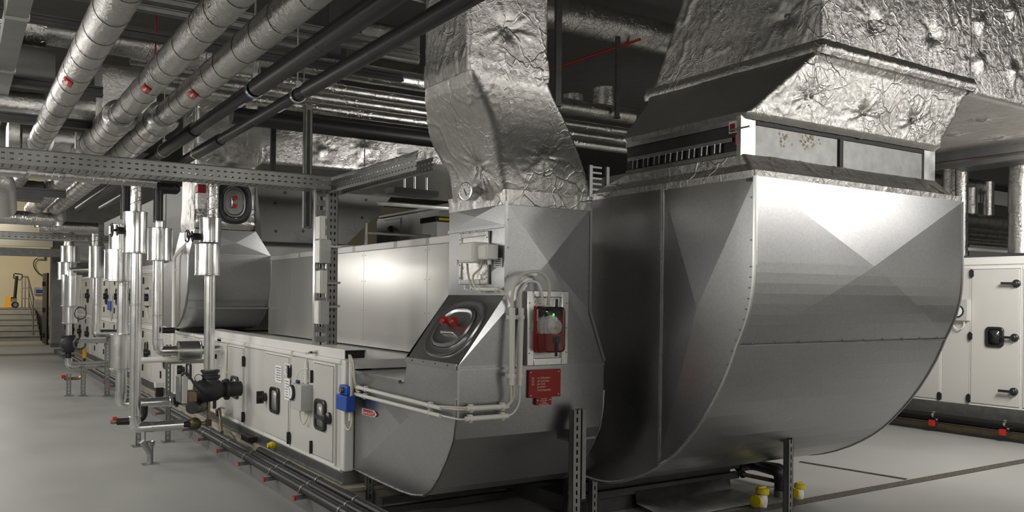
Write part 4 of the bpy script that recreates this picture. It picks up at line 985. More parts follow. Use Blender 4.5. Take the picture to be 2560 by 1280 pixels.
b=MB();b.tube([(ER+.003,y,z) for y,z in pe[1:]],.012,6);obj('seam_bead',b,M['galv'],me_)
# conduit down its left side
q0=P(447,640,X=EL-.05)
conduit((EL-.05,10.75,1.0),(EL-.05,10.75,1.95),.02,'upright conduit on the left cheek of the mid-distance elbow')
cable([(EL-.05,10.75,1.93),(EL-.05,10.72,2.0),P(486,590,Y=10.4)],.02,'conduit climbing diagonally to the riser with the round hatch',bend=.03,mat_=M['pvc'])
# foil riser with oval hatch
fr=thing('insulated_riser',((TL+TR)/2,10.5,zt),'foil-wrapped riser with black-rimmed oval hatch above the mid-distance elbow','duct')
ztop=P(560,330,Y=EY).z
b=foil_duct([ring(TL,TR,EY+.02,10.95,zt-.01),ring(TL-.01,TR+.0,EY-.03,10.95,zt+.08),ring(TL,TR,EY,10.95,zt+.3),ring(TL,TR+.03,EY,10.95,ztop),ring(TL,TR+.03,EY,10.95,ztop+.8)],.025,[tuple(P(577,404,Y=EY))],amp=.012,crease=.014,seed=14,soft=.06);obj('foil_skin',b,M['foil'],fr,smooth=70)
hc=P(585,506,Y=EY-.03)
def fh_(a,b_,h): return Vector((hc.x+a,EY-.03-h,hc.z+b_))
hatch('inspection_hatch','oval pressed hatch with dark rim and two red knobs on the foil riser',fh_,[[(.2,.255,.0),(.2,.255,.02),(.19,.24,.03),(.17,.22,.012),(.14,.19,.014)],[(.13,.18,.012),(.125,.17,.03),(.11,.155,.032),(.1,.14,.015),(.09,.13,.015)]],(M['dsteel'],M['steel']))
ho=bpy.data.objects['inspection_hatch.001']
for dz in (-.045,.045):
    p=fh_(0.0,dz,.01);b=MB();b.lathe(p,(0,-1,0),[(0,.012),(.03,.012),(.032,.026),(.05,.026),(.052,.01)],12);obj('knob',b,M['red'],ho)
b=MB();b.tube([fh_(-.03,-.05,.01),fh_(-.03,-.05,.03),fh_(-.03,.05,.03),fh_(-.03,.05,.01)],.005,6);obj('handle_bar',b,M['clad'],ho)
# red alarm beacon left of the riser
q=P(500,470,Y=10.1);o=thing('alarm_device',q,'dark red and white detector housing left of the hatch riser','detector')
b=MB();r_=PR(20,q);b.box(q.x-r_,q.x+r_,10.0,10.15,P(500,484,Y=10.1).z,P(500,463,Y=10.1).z);obj('red_cap',b,M['dred'],o,bevel=.01)
b=MB();b.box(q.x-r_*.9,q.x+r_*.9,10.02,10.15,P(500,522,Y=10.1).z,P(500,484,Y=10.1).z);obj('clear_body',b,M['foil'],o)
# grey board transition behind the wall
Yg=10.9
pg=[P(u,v,Y=Yg) for u,v in ((640,440),(985,478),(978,492),(940,540),(866,611),(655,603))]
gt=thing('board_duct',(pg[0].x,Yg,pg[5].z),'large dull grey sloping duct panel behind the cable ladder post','duct')
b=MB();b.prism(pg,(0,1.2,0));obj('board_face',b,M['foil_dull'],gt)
pl=[P(u,v,Y=Yg) for u,v in ((688,508),(758,578),(713,482),(905,544),(915,500),(690,578))]
for p in pl:
    b=MB();b.lathe(p,(0,-1,0),[(0,.02),(.005,.02),(.007,.01)],10);obj('pin_washer',b,M['dsteel'],gt)
o=thing('board_duct',(3.4,14,1.95),'big plain grey duct box above the tall units behind the vertical pipes','duct')
b=MB();b.box(2.62,4.3,11.9,20,1.95,3.05);obj('body',b,M['duct_grey'],o)
for y in (13.6,16.2):
    b=MB();b.box(2.612,2.62,y,y+.03,1.95,3.05);obj('joint',b,M['steel'],o)
# white wall strip under it and behind the glossy wall
b=MB();a_=P(640,606,Y=11.0);b.box(3.2,5.5,11.3,11.5,1.09,P(760,608,Y=11.3).z);o=thing('unit_end_panel',(4,11.3,1.09),'plain white unit end panel behind the far end of the glossy wall','panel');obj('panel',b,M['white'],o)
# pinned foil duct running across above (B direction)
Yb=9.6
fp=thing('insulated_duct',(4,Yb,2.7),'foil duct with two star-shaped pin dimples crossing behind the hanging channel','duct')
xa_=PX(655,380,Yb);xb_=PX(1046,380,Yb);z0_=P(850,428,Y=Yb).z;z1_=P(850,322,Y=Yb).z
pn=[P(800,377,Y=Yb),P(910,370,Y=Yb)]
b=foil_duct([ringx(xa_,Yb,Yb+.9,z0_,z1_),ringx(xb_+.4,Yb,Yb+.9,z0_,z1_)],.022,[tuple(p) for p in pn],amp=.02,crease=.01,close=True,seed=21,soft=.06);obj('foil_skin',b,M['foil'],fp,smooth=70)
pinparts(fp,pn,[(0,-1,0)]*2)
# flat underside duct running along the row
bu=thing('board_duct',(4,8,2.72),'broad flat-bottomed foil duct running above the glossy wall towards the dial duct','duct')
b=foil_duct([[(3.4,y,2.74),(5.2,y,2.74),(5.2,y,2.84),(3.4,y,2.84)][::1] for y in (9.4,8.4,7.6,6.8)],.05,[(3.6,8.6,2.74),(3.5,7.6,2.74),(3.7,6.8,2.74)],amp=.012,crease=.006,close=True,seed=23);obj('foil_skin',b,M['foil'],bu,smooth=70)
# ---------------- pipes overhead -----------------------------------------------------
def foilpipe(par,p0,p1,r,name='foil_tube',seed=0,n=28,step=.03,amp=.03):
    p0=Vector(p0);p1=Vector(p1);L=(p1-p0).length;m=max(2,int(L/step));d=(p1-p0)/m;b=MB()
    t=d.normalized();a=t.orthogonal().normalized();c=t.cross(a);vs=[];fs=[]
    for k in range(m+1):
        for i in range(n):
            q=2*math.pi*i/n;nr=a*math.cos(q)+c*math.sin(q);p=p0+d*k
            w=noise.noise(Vector((p.x*4+seed+nr.x*1.3,p.y*4+nr.y*1.3,p.z*4+nr.z*1.3)));w2=noise.noise((p+nr*r)*22)
            vs.append(p+nr*r*(1+amp*w*.5+amp*.5*(1-min(1,abs(w2)*5))))
    for k in range(m):
        for i in range(n):
            j=(i+1)%n;fs.append((k*n+i,k*n+j,(k+1)*n+j,(k+1)*n+i))
    fs.append(tuple(range(n))[::-1]);fs.append(tuple(m*n+i for i in range(n)))
    b.add(vs,fs);return obj(name,b,M['foil_pipe'],par,smooth=70)
def wires(par,p0,p1,r,step,skew=.35):
    p0=Vector(p0);p1=Vector(p1);d=(p1-p0).normalized();L=(p1-p0).length;b=MB();a=d.orthogonal().normalized();c=d.cross(a)
    k=step*.5
    while k<L-.02:
        n=20;path=[p0+d*(k+skew*r*math.sin(2*math.pi*i/n))+(a*math.cos(2*math.pi*i/n)+c*math.sin(2*math.pi*i/n))*(r*1.018) for i in range(n+1)]
        b.tube(path,.0014,4,caps=False);k+=step*random.uniform(.7,1.3)
    return obj('tying_wire',b,M['wire'],par,kind='stuff')
ZP_=2.75
def overhead(u,v,label,secs,sticker=None):
    p=P(u,v,Z=ZP_);X_=p.x
    o=thing('insulated_pipe',(X_,5,ZP_),label,'pipe')
    for k,(ya_,yb_,r) in enumerate(secs):
        foilpipe(o,(X_,ya_,ZP_),(X_,yb_,ZP_),r,seed=u+k);wires(o,(X_,ya_,ZP_),(X_,yb_,ZP_),r,.3)
        if k: 
            b=MB();b.lathe((X_,ya_,ZP_),(0,1,0),[(-.05,r*.78),(-.03,r*.9),(-.015,r*1.04),(.02,r*1.05),(.05,r*1.01)],28);obj('shoulder_wrap',b,M['foil'],o)
    if sticker:
        s=P(sticker[0],sticker[1],Z=ZP_-.06);r=secs[0][2];yy=s.y
        b=MB()
        def fn(a,t): 
            an=math.radians(215+a*38);return (X_+math.cos(an)*(r*1.045),yy-.07+t*.14,ZP_+math.sin(an)*(r*1.045))
        b.grid(fn,6,2);obj('red_marker',b,M['red'],o,solid=.001)
        b=MB()
        def fn2(a,t): 
            an=math.radians(229+a*9);return (X_+math.cos(an)*(r*1.06),yy-.04+t*.08,ZP_+math.sin(an)*(r*1.06))
        b.grid(fn2,4,1);obj('arrow_print',b,M['wink'],o,solid=.001)
    return X_
sh=lambda u,v:P(u,v,Z=ZP_).y
x1=overhead(220,130,'leftmost foil-wrapped pipe overhead, running into the distance',[(1.5,12.9,.079)],(200,208))
x2=overhead(326,262,'middle foil-wrapped pipe overhead, widening halfway along its length',[(.9,sh(310,292),.074),(sh(310,292),14.3,.107)],(374,224))
x3=overhead(440,265,'right foil-wrapped pipe overhead, nearest the black pipes',[(1.2,sh(425,295),.074),(sh(425,295),13.9,.103)],(490,238))
def blackpipe(u,v,label,secs,clamps,stickers=()):
    p=P(u,v,Z=ZP_);X_=p.x
    o=thing('black_pipe',(X_,5,ZP_),label,'pipe')
    for ya_,yb_,r in secs:
        b=MB();b.lathe((X_,ya_,ZP_),(0,1,0),[(0,r*.9),(.015,r),(yb_-ya_-.015,r),(yb_-ya_,r*.9)],24);obj('insulation_tube',b,M['rubber'],o)
        k=ya_+1.0
        while k<yb_-.1:
            b=MB();b.lathe((X_,k,ZP_),(0,1,0),[(-.012,r*1.0),(-.01,r*1.012),(.01,r*1.012),(.012,r)],24,caps=False);obj('joint_tape',b,M['plastic'],o);k+=1.0
    for (uc,vc,r,blue) in clamps:
        y=P(uc,vc,Z=ZP_).y
        b=MB();b.lathe((X_,y,ZP_),(0,1,0),[(-.014,r),(-.014,r*1.09),(.014,r*1.09),(.014,r)],24,caps=False);obj('clamp_ring',b,M['clad'],o)
        b=MB();b.cyl((X_,y,ZP_+r),(X_,y,ZP_+.75),.006,8);b.box(X_-.015,X_+.015,y-.012,y+.012,ZP_+r,ZP_+r+.04);obj('hanger_rod',b,M['steel'],o)
        if blue:
            b=MB();b.lathe((X_,y+.03,ZP_),(0,1,0),[(-.014,r),(-.014,r*1.03),(.014,r*1.03),(.014,r)],24,caps=False);obj('blue_band',b,M['blue'],o)
    for (us,vs_,r) in stickers:
        y=P(us,vs_,Z=ZP_).y
        b=MB()
        def fn(a,t):
            an=math.radians(270+a*35);return (X_+math.cos(an)*(r*1.01),y-.1+t*.15,ZP_+math.sin(an)*(r*1.01))
        b.grid(fn,5,1);obj('sticker',b,M['paper'],o,solid=.001)
    return X_
syb=lambda u,v:P(u,v,Z=ZP_).y
xb1=blackpipe(776,127,'upper black insulated pipe overhead',[(.9,syb(640,218),.052),(syb(640,218),syb(497,325),.043),(syb(497,325),syb(425,385),.053),(syb(425,385),13.6,.046)],[(640,222,.05,1),(430,378,.05,1)],[(622,250,.045)])
xb2=blackpipe(907,144,'lower black insulated pipe overhead, passing behind the foil S-duct',[(.9,syb(765,225),.043),(syb(765,225),syb(565,350),.037),(syb(565,350),syb(505,388),.047),(syb(505,388),13.3,.042)],[(745,238,.043,0),(505,385,.045,0)],[(735,268,.038)])
# thick vertical members: hanging channel and posts
def slotted(par,name,x0,x1,y0,y1,z0,z1,m_=None,slots=True):
    """C-profile strut with slotted web facing -Y and returned flanges"""
    w=x1-x0;t=.003
    b=MB()
    n=int((z1-z0)/.05);sw=w*.2
    cx=(x0+x1)/2
    if slots and n>0:
        b.box(x0,cx-sw/2,y0,y0+t,z0,z1);b.box(cx+sw/2,x1,y0,y0+t,z0,z1)
        for k in range(n):
            za=z0+(z1-z0)*k/n;zb=z0+(z1-z0)*(k+1)/n;b.box(cx-sw/2,cx+sw/2,y0,y0+t,za,za+(zb-za)*.45)
    else: b.box(x0,x1,y0,y0+t,z0,z1)
    b.box(x0,x0+t,y0,y1,z0,z1);b.box(x1-t,x1,y0,y1,z0,z1);b.box(x0,x0+w*.28,y1-t,y1,z0,z1);b.box(x1-w*.28,x1,y1-t,y1,z0,z1)
    return obj(name,b,m_ or M['tray'],par)
Yh=6.9
hx=PX(771,420,Yh);o=thing('hanging_channel',(hx,Yh,P(771,570,Y=Yh).z),'grey steel channel hanging down with a free lower end beside the cable ladder','channel')
r_=PR(20,P(771,420,Y=Yh))
slotted(o,'channel',hx-r_,hx+r_,Yh-.0,Yh+.05,P(771,570,Y=Yh).z,P(771,262,Y=Yh).z,M['steel'],slots=False)
b=MB();b.box(hx-r_*.35,hx+r_*.35,Yh-.004,Yh,P(771,565,Y=Yh).z,P(771,275,Y=Yh).z);obj('groove',b,M['dsteel'],o)
# post carrying cable ladder
Yp=6.62
px=PX(831,700,Yp);o=thing('steel_post',(px,Yp,1.085),'perforated steel post standing on the low unit beside the cable ladder','post')
rp=PR(27,P(828,650,Y=Yp));zt_=P(838,452,Y=Yp).z
b=MB()
# twin rows of holes
n=int((zt_-1.085)/.05);x0,x1=px-rp,px+rp;wd=x1-x0;cols=[x0,x0+wd*.25,x0+wd*.37,x0+wd*.62,x0+wd*.74,x1]
for a_,c_ in ((0,1),(2,3),(4,5)): b.box(cols[a_],cols[c_],Yp,Yp+.003,1.085,zt_)
for a_,c_ in ((1,2),(3,4)):
    for k in range(n):
        za=1.085+(zt_-1.085)*k/n;b.box(cols[a_],cols[c_],Yp,Yp+.003,za,za+.028)
b.box(x0,x0+.003,Yp,Yp+.05,1.085,zt_);b.box(x1-.003,x1,Yp,Yp+.05,1.085,zt_);b.box(x0,x1,Yp+.047,Yp+.05,1.085,zt_)
obj('profile',b,M['tray'],o)
b=MB();b.box(x0-.03,x1+.03,Yp-.03,Yp+.08,1.085,1.092);obj('base_plate',b,M['steel'],o)
lx0=PX(787,600,Yp);lx1=PX(816,600,Yp)
zl0=1.12;zl1=P(805,462,Y=Yp).z
o=thing('cable_ladder',((lx0+lx1)/2,Yp,zl0),'vertical cable ladder strapped to the left of the perforated post','cable ladder')
for x in (lx0,lx1):
    b=MB();b.box(x-.006,x+.006,Yp-.02,Yp+.02,zl0,zl1);obj('side_rail',b,M['clad'],o)
z=zl0+.06
while z<zl1-.03:
    b=MB();b.box(lx0+.006,lx1-.006,Yp+.0,Yp+.012,z,z+.045);obj('rung',b,M['tray'],o);z+=.078
for k in range(5):
    x=lx0+.02+k*.022
    cable([(x,Yp+.03,zl1-.05),(x,Yp+.03,1.3),(x+.0,Yp+.02,1.14),(x-.02,Yp-.08,1.10+.004*k),(x-.14,Yp-.13,1.10+.004*k)],.008,['first','second','third','fourth','fifth'][k]+' cable from the left in the bundle at the ladder foot',mat_=M['plastic'] if k==2 else M['pvc'],bend=.05)
def lbox(u0,u1,v0,v1,label,knock=3,col='box',ud=None):
    a_=P(u0,v0,Y=Yp-.03);c_=P(u1,v1,Y=Yp-.03);o=thing('junction_box',((a_.x+c_.x)/2,Yp-.06,c_.z),label,'box')
    b=MB();b.box(a_.x,c_.x,Yp-.12,Yp-.02,c_.z,a_.z);obj('case',b,M[col],o,bevel=.004)
    b=MB();b.box(a_.x-.012,a_.x,Yp-.118,Yp-.022,c_.z+.004,a_.z-.004);obj('lid',b,M['pvc'],o,bevel=.003)
    b=MB();b.box(a_.x-.0135,a_.x-.012,Yp-.09,Yp-.06,c_.z+.06,a_.z-.06);obj('label',b,M['paper'],o)
    for k in range(knock):
        z=a_.z-(k+1)*(a_.z-c_.z)/(knock+1);b=MB();b.lathe(((a_.x+c_.x)/2+.02,Yp-.12,z),(0,-1,0),[(0,.014),(.003,.014),(.003,.011)],14);obj('knockout',b,M['box'],o)
    return a_,c_
a1,c1=lbox(792,817,600,659,'upper grey junction box on the cable ladder')
a2,c2=lbox(790,813,751,810,'lower grey junction box on the cable ladder')
a3_,c3=lbox(794,808,676,734,'narrow white socket box between the two grey junction boxes on the ladder',knock=0,col='rail')
lbox(793,803,541,600,'narrow pale box above the upper grey junction box on the ladder',knock=0,col='rail')
for z,lab in ((a1.z-.05,'cable looping from the upper ladder box around the perforated post'),(a2.z-.05,'cable looping from the lower ladder box around the perforated post'),(a3_.z-.1,'grey cable from the white socket box around the perforated post')):
    cable([(c1.x-.02,Yp-.1,z),(c1.x+.06,Yp-.06,z),(x1+.012,Yp-.03,z+.005),(x1+.02,Yp+.03,z+.005),(x1-.05,Yp+.08,z)],.0095,lab,bend=.04)
# ---------------- perforated trays ----------------------------------------------------
def tray(label,p0,p1,w,h,side=None,m_=None,pitch=.05,bottom_slots=True):
    p0=Vector(p0);p1=Vector(p1);d=(p1-p0);L=d.length;d.normalize();s=Vector((0,0,1)).cross(d).normalized();up=Vector((0,0,1))
    o=thing('cable_tray',(p0+p1)/2,label,'cable tray')
    def strip(org,vd,hh,rows,slot=.5,m2=None,nm='side'):
        b=MB();n=int(L/pitch);pt=L/n;org=Vector(org);vd=Vector(vd)
        cuts=[0]
        for a,c in rows: cuts+= [a,c]
        cuts.append(1)
        def q(a0,a1,b0,b1):
            b.add([org+d*a0+vd*hh*b0,org+d*a1+vd*hh*b0,org+d*a1+vd*hh*b1,org+d*a0+vd*hh*b1],[(0,1,2,3)])
        for k in range(0,len(cuts),2): q(0,L,cuts[k],cuts[k+1])
        for a,c in rows:
            for i in range(n): q(i*pt,(i+slot)*pt,a,c)
            
        return obj(nm,b,m2 or m_ or M['tray'],o,solid=.0025,smooth=None)
    for sg in (-1,1):
        strip(p0+s*sg*w/2,up,h,[(.25,.36),(.62,.73)],.55)
        b=MB();b.tube([p0+s*sg*w/2+up*h,p1+s*sg*w/2+up*h],.005,6);obj('rolled_edge',b,M['tray'],o)
    if bottom_slots: strip(p0-s*w/2,s,w,[(.15,.45),(.55,.85)],.72,nm='bottom')
    return o
zt0=2.385
tray('long perforated cable tray crossing the left half below the foil pipes',(-2.6,6.55,zt0),(2.46,6.55,zt0),.24,.1)
tray('short perforated cable tray from the post towards the foil S-duct',(2.55,6.75,zt0-.015),(2.55,5.0,zt0-.015),.12,.09,bottom_slots=False)
Yt=14.6
zf_=P(100,592,Y=Yt).z
tray('distant perforated cable tray in front of the cream wall at far left',(-2.0,Yt,zf_-.05),(2.6,Yt,zf_-.05),.2,.1,pitch=.08)
# grey beam in front of far wall
Ybm=26
b=MB();b.box(X0,PX(152,635,Ybm),Ybm,Ybm+.2,P(60,640,Y=Ybm).z,P(60,620,Y=Ybm).z);tag(obj('steel_beam',b,M['steel']),'grey perforated beam crossing below the cream wall at far left','beam')
b=MB();b.box(X0,PX(131,600,27.6),27.5,27.7,P(60,616,Y=27.6).z,P(60,540,Y=27.6).z);struct('wall_back.003',b,M['wallw'])
# strut at upper left corner (A direction)
q=P(30,100,Z=3.0);o=thing('cable_duct',(q.x,5,3.0),'pale grey steel trunking passing overhead at the upper left corner','trunking')
rt=PR(46,q);b=MB();b.box(q.x-rt,q.x+rt,1.2,9.5,3.0,3.09);obj('body',b,M['tray'],o)
for y in (2.6,3.9,5.2,6.5):
    b=MB();b.box(q.x-rt-.006,q.x+rt+.006,y,y+.06,2.994,3.096);obj('joint_sleeve',b,M['clad'],o)
# ---------------- B-direction services in the ceiling zone ----------------------------
def rungB(label,Y,u,v,wpx,xa,xb,cat='duct',m_='foil_pipe',name='round_duct',wr=.25):
    p=P(u,v,Y=Y);r=PR(wpx,p);o=thing(name,((xa+xb)/2,Y,p.z-r),label,cat)
    if m_=='foil_pipe':
        foilpipe(o,(xa,Y,p.z),(xb,Y,p.z),r,seed=u,n=22,step=.07,amp=.04);wires(o,(xa,Y,p.z),(xb,Y,p.z),r,wr)
    else:
        b=MB();b.cyl((xa,Y,p.z),(xb,Y,p.z),r,20);obj('tube',b,M[m_],o)
    return p.z,r
rungB('thick spiral-wrapped foil duct high at the top centre right',9.0,1500,60,82,3.2,9.8)
rungB('foil pipe at the top of the horizontal stack behind the S-duct',8.6,900,182,46,1.3,7.4)
rungB('second foil pipe from the top of the stack behind the S-duct',8.4,900,232,26,1.3,7.4)
rungB('third foil pipe from the top of the stack behind the S-duct',8.3,900,259,24,1.3,7.6)
rungB('lowest foil pipe of the stack behind the S-duct',8.2,900,285,26,1.5,7.6)
rungB('thick black pipe crossing above the pinned foil duct',8.0,900,327,40,2.1,4.2,'pipe','rubber','black_pipe')
rungB('large foil duct at the top left behind the first overhead pipe',7.4,131,76,92,-2.6,.55)
rungB('foil duct continuing right of the first overhead pipe at top left',7.6,356,116,64,.35,2.2)
rungB('dark foil pipe at the far left under the long cable tray',12.9,60,545,34,-2.6,1.1)
rungB('thin foil pipe just under the long tray at far left',7.4,60,432,26,-2.6,1.35)
def channelB(label,Y,u,v,hpx,xa,xb,m_='steel',dp=.05):
    p=P(u,v,Y=Y);r=PR(hpx,p);o=thing('support_channel',((xa+xb)/2,Y,p.z-r),label,'channel')
    b=MB();b.box(xa,xb,Y,Y+dp,p.z-r,p.z+r);obj('web',b,M[m_],o)
    b=MB();b.box(xa,xb,Y-.02,Y,p.z-r,p.z-r*.6);b.box(xa,xb,Y-.02,Y,p.z+r*.6,p.z+r);obj('lips',b,M[m_],o)
channelB('dark support channel high at upper left above the box duct',7.0,130,214,24,-2.6,.9,'dsteel')
channelB('second dark support channel at left, level with the riser boxes',7.0,130,303,22,-2.6,1.0,'dsteel')
channelB('grey support channel at the very top between the overhead pipes',6.5,560,30,16,.2,3.2)
channelB('grey support channel second from the top between the overhead pipes',6.6,620,66,14,.2,3.3)
channelB('dark support channel third from the top beside the black pipes',6.7,500,112,20,.2,3.2,'dsteel')
channelB('dark rail behind the sloping grey panel at far left',9.5,60,478,20,-2.4,.9,'dsteel')
def boxB(label,Y,u0,u1,v0,v1,dp=.5,res=.045,m_='foil',seed=0,pins=()):
    a_=P(u0,(v0+v1)/2,Y=Y);c_=P(u1,(v0+v1)/2,Y=Y);um=(u0+u1)/2;z0=P(um,v1,Y=Y).z;z1=P(um,v0,Y=Y).z
    o=thing('insulated_duct',((a_.x+c_.x)/2,Y,z0),label,'duct')
    b=foil_duct([ringx(a_.x,Y,Y+dp,z0,z1),ringx(c_.x,Y,Y+dp,z0,z1)],res,[tuple(P(*q,Y=Y)) for q in pins],amp=.015,crease=.012,close=True,seed=seed,soft=.05);obj('foil_skin',b,M[m_],o,smooth=70)
boxB('foil box duct at the far left between the two dark channels',7.3,-60,112,222,282,seed=31)
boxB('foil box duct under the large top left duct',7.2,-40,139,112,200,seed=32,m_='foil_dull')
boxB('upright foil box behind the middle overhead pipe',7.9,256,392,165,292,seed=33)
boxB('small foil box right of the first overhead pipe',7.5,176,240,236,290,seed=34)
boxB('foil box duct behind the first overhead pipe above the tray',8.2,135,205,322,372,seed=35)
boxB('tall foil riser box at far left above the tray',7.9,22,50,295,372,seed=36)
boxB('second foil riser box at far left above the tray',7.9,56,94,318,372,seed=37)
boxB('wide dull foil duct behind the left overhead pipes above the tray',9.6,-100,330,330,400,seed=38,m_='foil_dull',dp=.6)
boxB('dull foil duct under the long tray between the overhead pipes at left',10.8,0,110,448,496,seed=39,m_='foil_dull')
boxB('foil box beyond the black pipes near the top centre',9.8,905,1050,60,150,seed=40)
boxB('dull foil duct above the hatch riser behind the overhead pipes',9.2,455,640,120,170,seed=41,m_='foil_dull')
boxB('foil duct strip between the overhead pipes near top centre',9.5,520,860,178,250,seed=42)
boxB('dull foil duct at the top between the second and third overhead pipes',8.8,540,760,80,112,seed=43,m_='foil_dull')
# foil elbow at far left
q=P(20,470,Y=8.5);o=thing('foil_elbow',q,'curved foil duct elbow cut by the left edge of the picture','duct')
b=MB();b.tube([P(-60,455,Y=8.5),P(5,450,Y=8.5),P(10,520,Y=8.9)],PR(60,q),20,bend=.2,seg=8);obj('bend',b,M['foil'],o)
# posts and pipes up in the gap right of the S-duct
def vpost(label,Y,u,wpx,v0,v1,m_='dsteel',name='hanger_post'):
    p=P(u,(v0+v1)/2,Y=Y);r=PR(wpx,p);z0,z1=P(u,v1,Y=Y).z,P(u,v0,Y=Y).z
    o=thing(name,(p.x,Y,z0),label,'post')
    b=MB();b.box(p.x-r,p.x+r,Y,Y+.04,z0,min(z1,ZC));obj('profile',b,M[m_],o);b=MB();b.box(p.x-r*1.3,p.x+r*1.3,Y-.01,Y+.05,z0,z0+.02);obj('end_plate',b,M[m_],o)
vpost('dark vertical post just right of the foil S-duct',7.6,1398,17,-60,265)
vpost('dark vertical post left of the foil hood',8.4,1546,11,90,295)
vpost('dark vertical post behind the black pipes near top centre',8.9,838,32,-80,160)
vpost('black post between the riser and the pinned foil duct',9.2,684,12,318,432,'rubber')
def riser(label,Y,u,wpx,v0,v1,m='foil_pipe'):
    p=P(u,(v0+v1)/2,Y=Y);r=PR(wpx,p);z0,z1=P(u,v1,Y=Y).z,P(u,v0,Y=Y).z
    o=thing('round_riser',(p.x,Y,z0),label,'duct');foilpipe(o,(p.x,Y,z0),(p.x,Y,min(z1,ZC)),r,seed=u,n=20,step=.06,amp=.05);wires(o,(p.x,Y,z0),(p.x,Y,min(z1,ZC)),r,.3);return o
riser('stub foil riser in the dark gap left of the hood',9.4,1512,60,222,290)
riser('lower foil stub beside the dark vertical post',9.6,1432,52,238,285)
b=MB();b.tube([P(1345,185,Z=5.0),P(1600,98,Z=5.0)],.02,8);tag(obj('sprinkler_pipe',b,M['dred']),'thin dark red pipe under the ceiling in the gap left of the hood','pipe')
# fluorescent fitting body (off) and rails near centre
q=P(1030,376,Y=7.2);o=thing('light_fitting',q,'white light fitting behind the left shoulder of the foil S-duct','lamp')
a_=P(1004,376,Y=7.2);c_=P(1062,376,Y=7.2)
b=MB();b.box(a_.x,c_.x,7.2,7.3,P(1030,384,Y=7.2).z,P(1030,372,Y=7.2).z);obj('body',b,M['rail'],o)
b=MB();b.box(a_.x,c_.x,7.19,7.21,P(1030,392,Y=7.2).z,P(1030,386,Y=7.2).z);obj('tube',b,M['pvc'],o)
a_=P(945,508,Y=7.8);c_=P(1140,519,Y=7.8);b=MB();b.tube([(a_.x,7.8,a_.z),(c_.x+.4,7.8,a_.z)],.022,10);tag(obj('round_rail',b,M['clad']),'shiny round rail above the distant white unit','rail')
o=thing('guard_rail',P(917,600,Y=9.9),'thin steel guard rail beside the distant unit','railing')
a_=P(915,582,Y=9.9);c_=P(1076,582,Y=9.9)
b=MB();b.tube([a_,Vector((c_.x,9.9,a_.z))],.018,8);obj('rail',b,M['clad'],o)
b=MB();b.tube([Vector((a_.x,9.9,1.9)),a_+Vector((0,0,.12))],.022,8);obj('post',b,M['clad'],o)
o=thing('cable_clamp',P(1030,485,Y=7.0),'black clamped bracket under the broad flat duct','bracket')
q=P(1030,482,Y=7.0);b=MB();b.rbox(q,(1,0,-.02),(0,1,0),(0,0,1),.22,.1,.025);obj('bracket_arm',b,M['plastic'],o);b=MB()
for dx in (-.1,.0,.12):b.cyl(q+Vector((dx,-.05,0)),q+Vector((dx,-.05,.14)),.01,8)
obj('threaded_rods',b,M['steel'],o)
# right background: risers above the right unit
riser('pair-left foil riser above the right-hand unit beside the big elbow',6.3,2376,38,380,640)
riser('foil riser close to the right edge of the big elbow top',6.0,2404,30,380,640)
riser('large foil riser at the right edge of the picture above the white unit',5.3,2556,62,380,634)
riser('short foil dropper between the risers at right',6.9,2471,26,455,545)
rungB('upper foil pipe with elbow at right behind the risers',7.0,2440,468,36,11.2,12.9)
rungB('thick foil duct running behind the risers at right',6.8,2470,558,40,11.2,14.5)
rungB('lower foil duct directly under the thick one at right',7.1,2440,586,26,11.6,14.5)
rungB('thin foil pipe just above the right-hand unit',6.6,2480,610,13,10.6,14.5,wr=.35)
rungB('white pipe just above the right-hand unit',6.4,2480,627,9,10.6,14.5,'pipe','rail','white_pipe')
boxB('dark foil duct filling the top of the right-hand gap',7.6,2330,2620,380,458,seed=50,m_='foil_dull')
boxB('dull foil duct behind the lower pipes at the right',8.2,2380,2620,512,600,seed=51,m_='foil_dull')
boxB('pale flat duct corner entering at the right edge',4.6,2470,2700,366,372,seed=52,m_='foil_dull',dp=1.3)
b=MB();b.tube([P(2428,470,Y=6.9),P(2428,545,Y=6.9),P(2450,560,Y=6.8)],PR(30,P(2440,540,Y=6.8)),16,bend=.25);tag(obj('foil_elbow',b,M['foil_pipe']),'foil elbow dropping into the thick duct behind the risers at right','duct')
for u,v0,v1,lab in ((2452,470,520,'thin dark rod left of the short foil dropper'),(2521,470,535,'thin dark rod right of the short foil dropper'),(2422,565,640,'thin dark rod beside the upper corner of the big elbow')):
    p=P(u,v0,Y=6.7);b=MB();b.cyl((p.x,6.7,P(u,v1,Y=6.7).z),(p.x,6.7,p.z),.008,6);tag(obj('threaded_rod',b,M['dsteel']),lab,'rod')
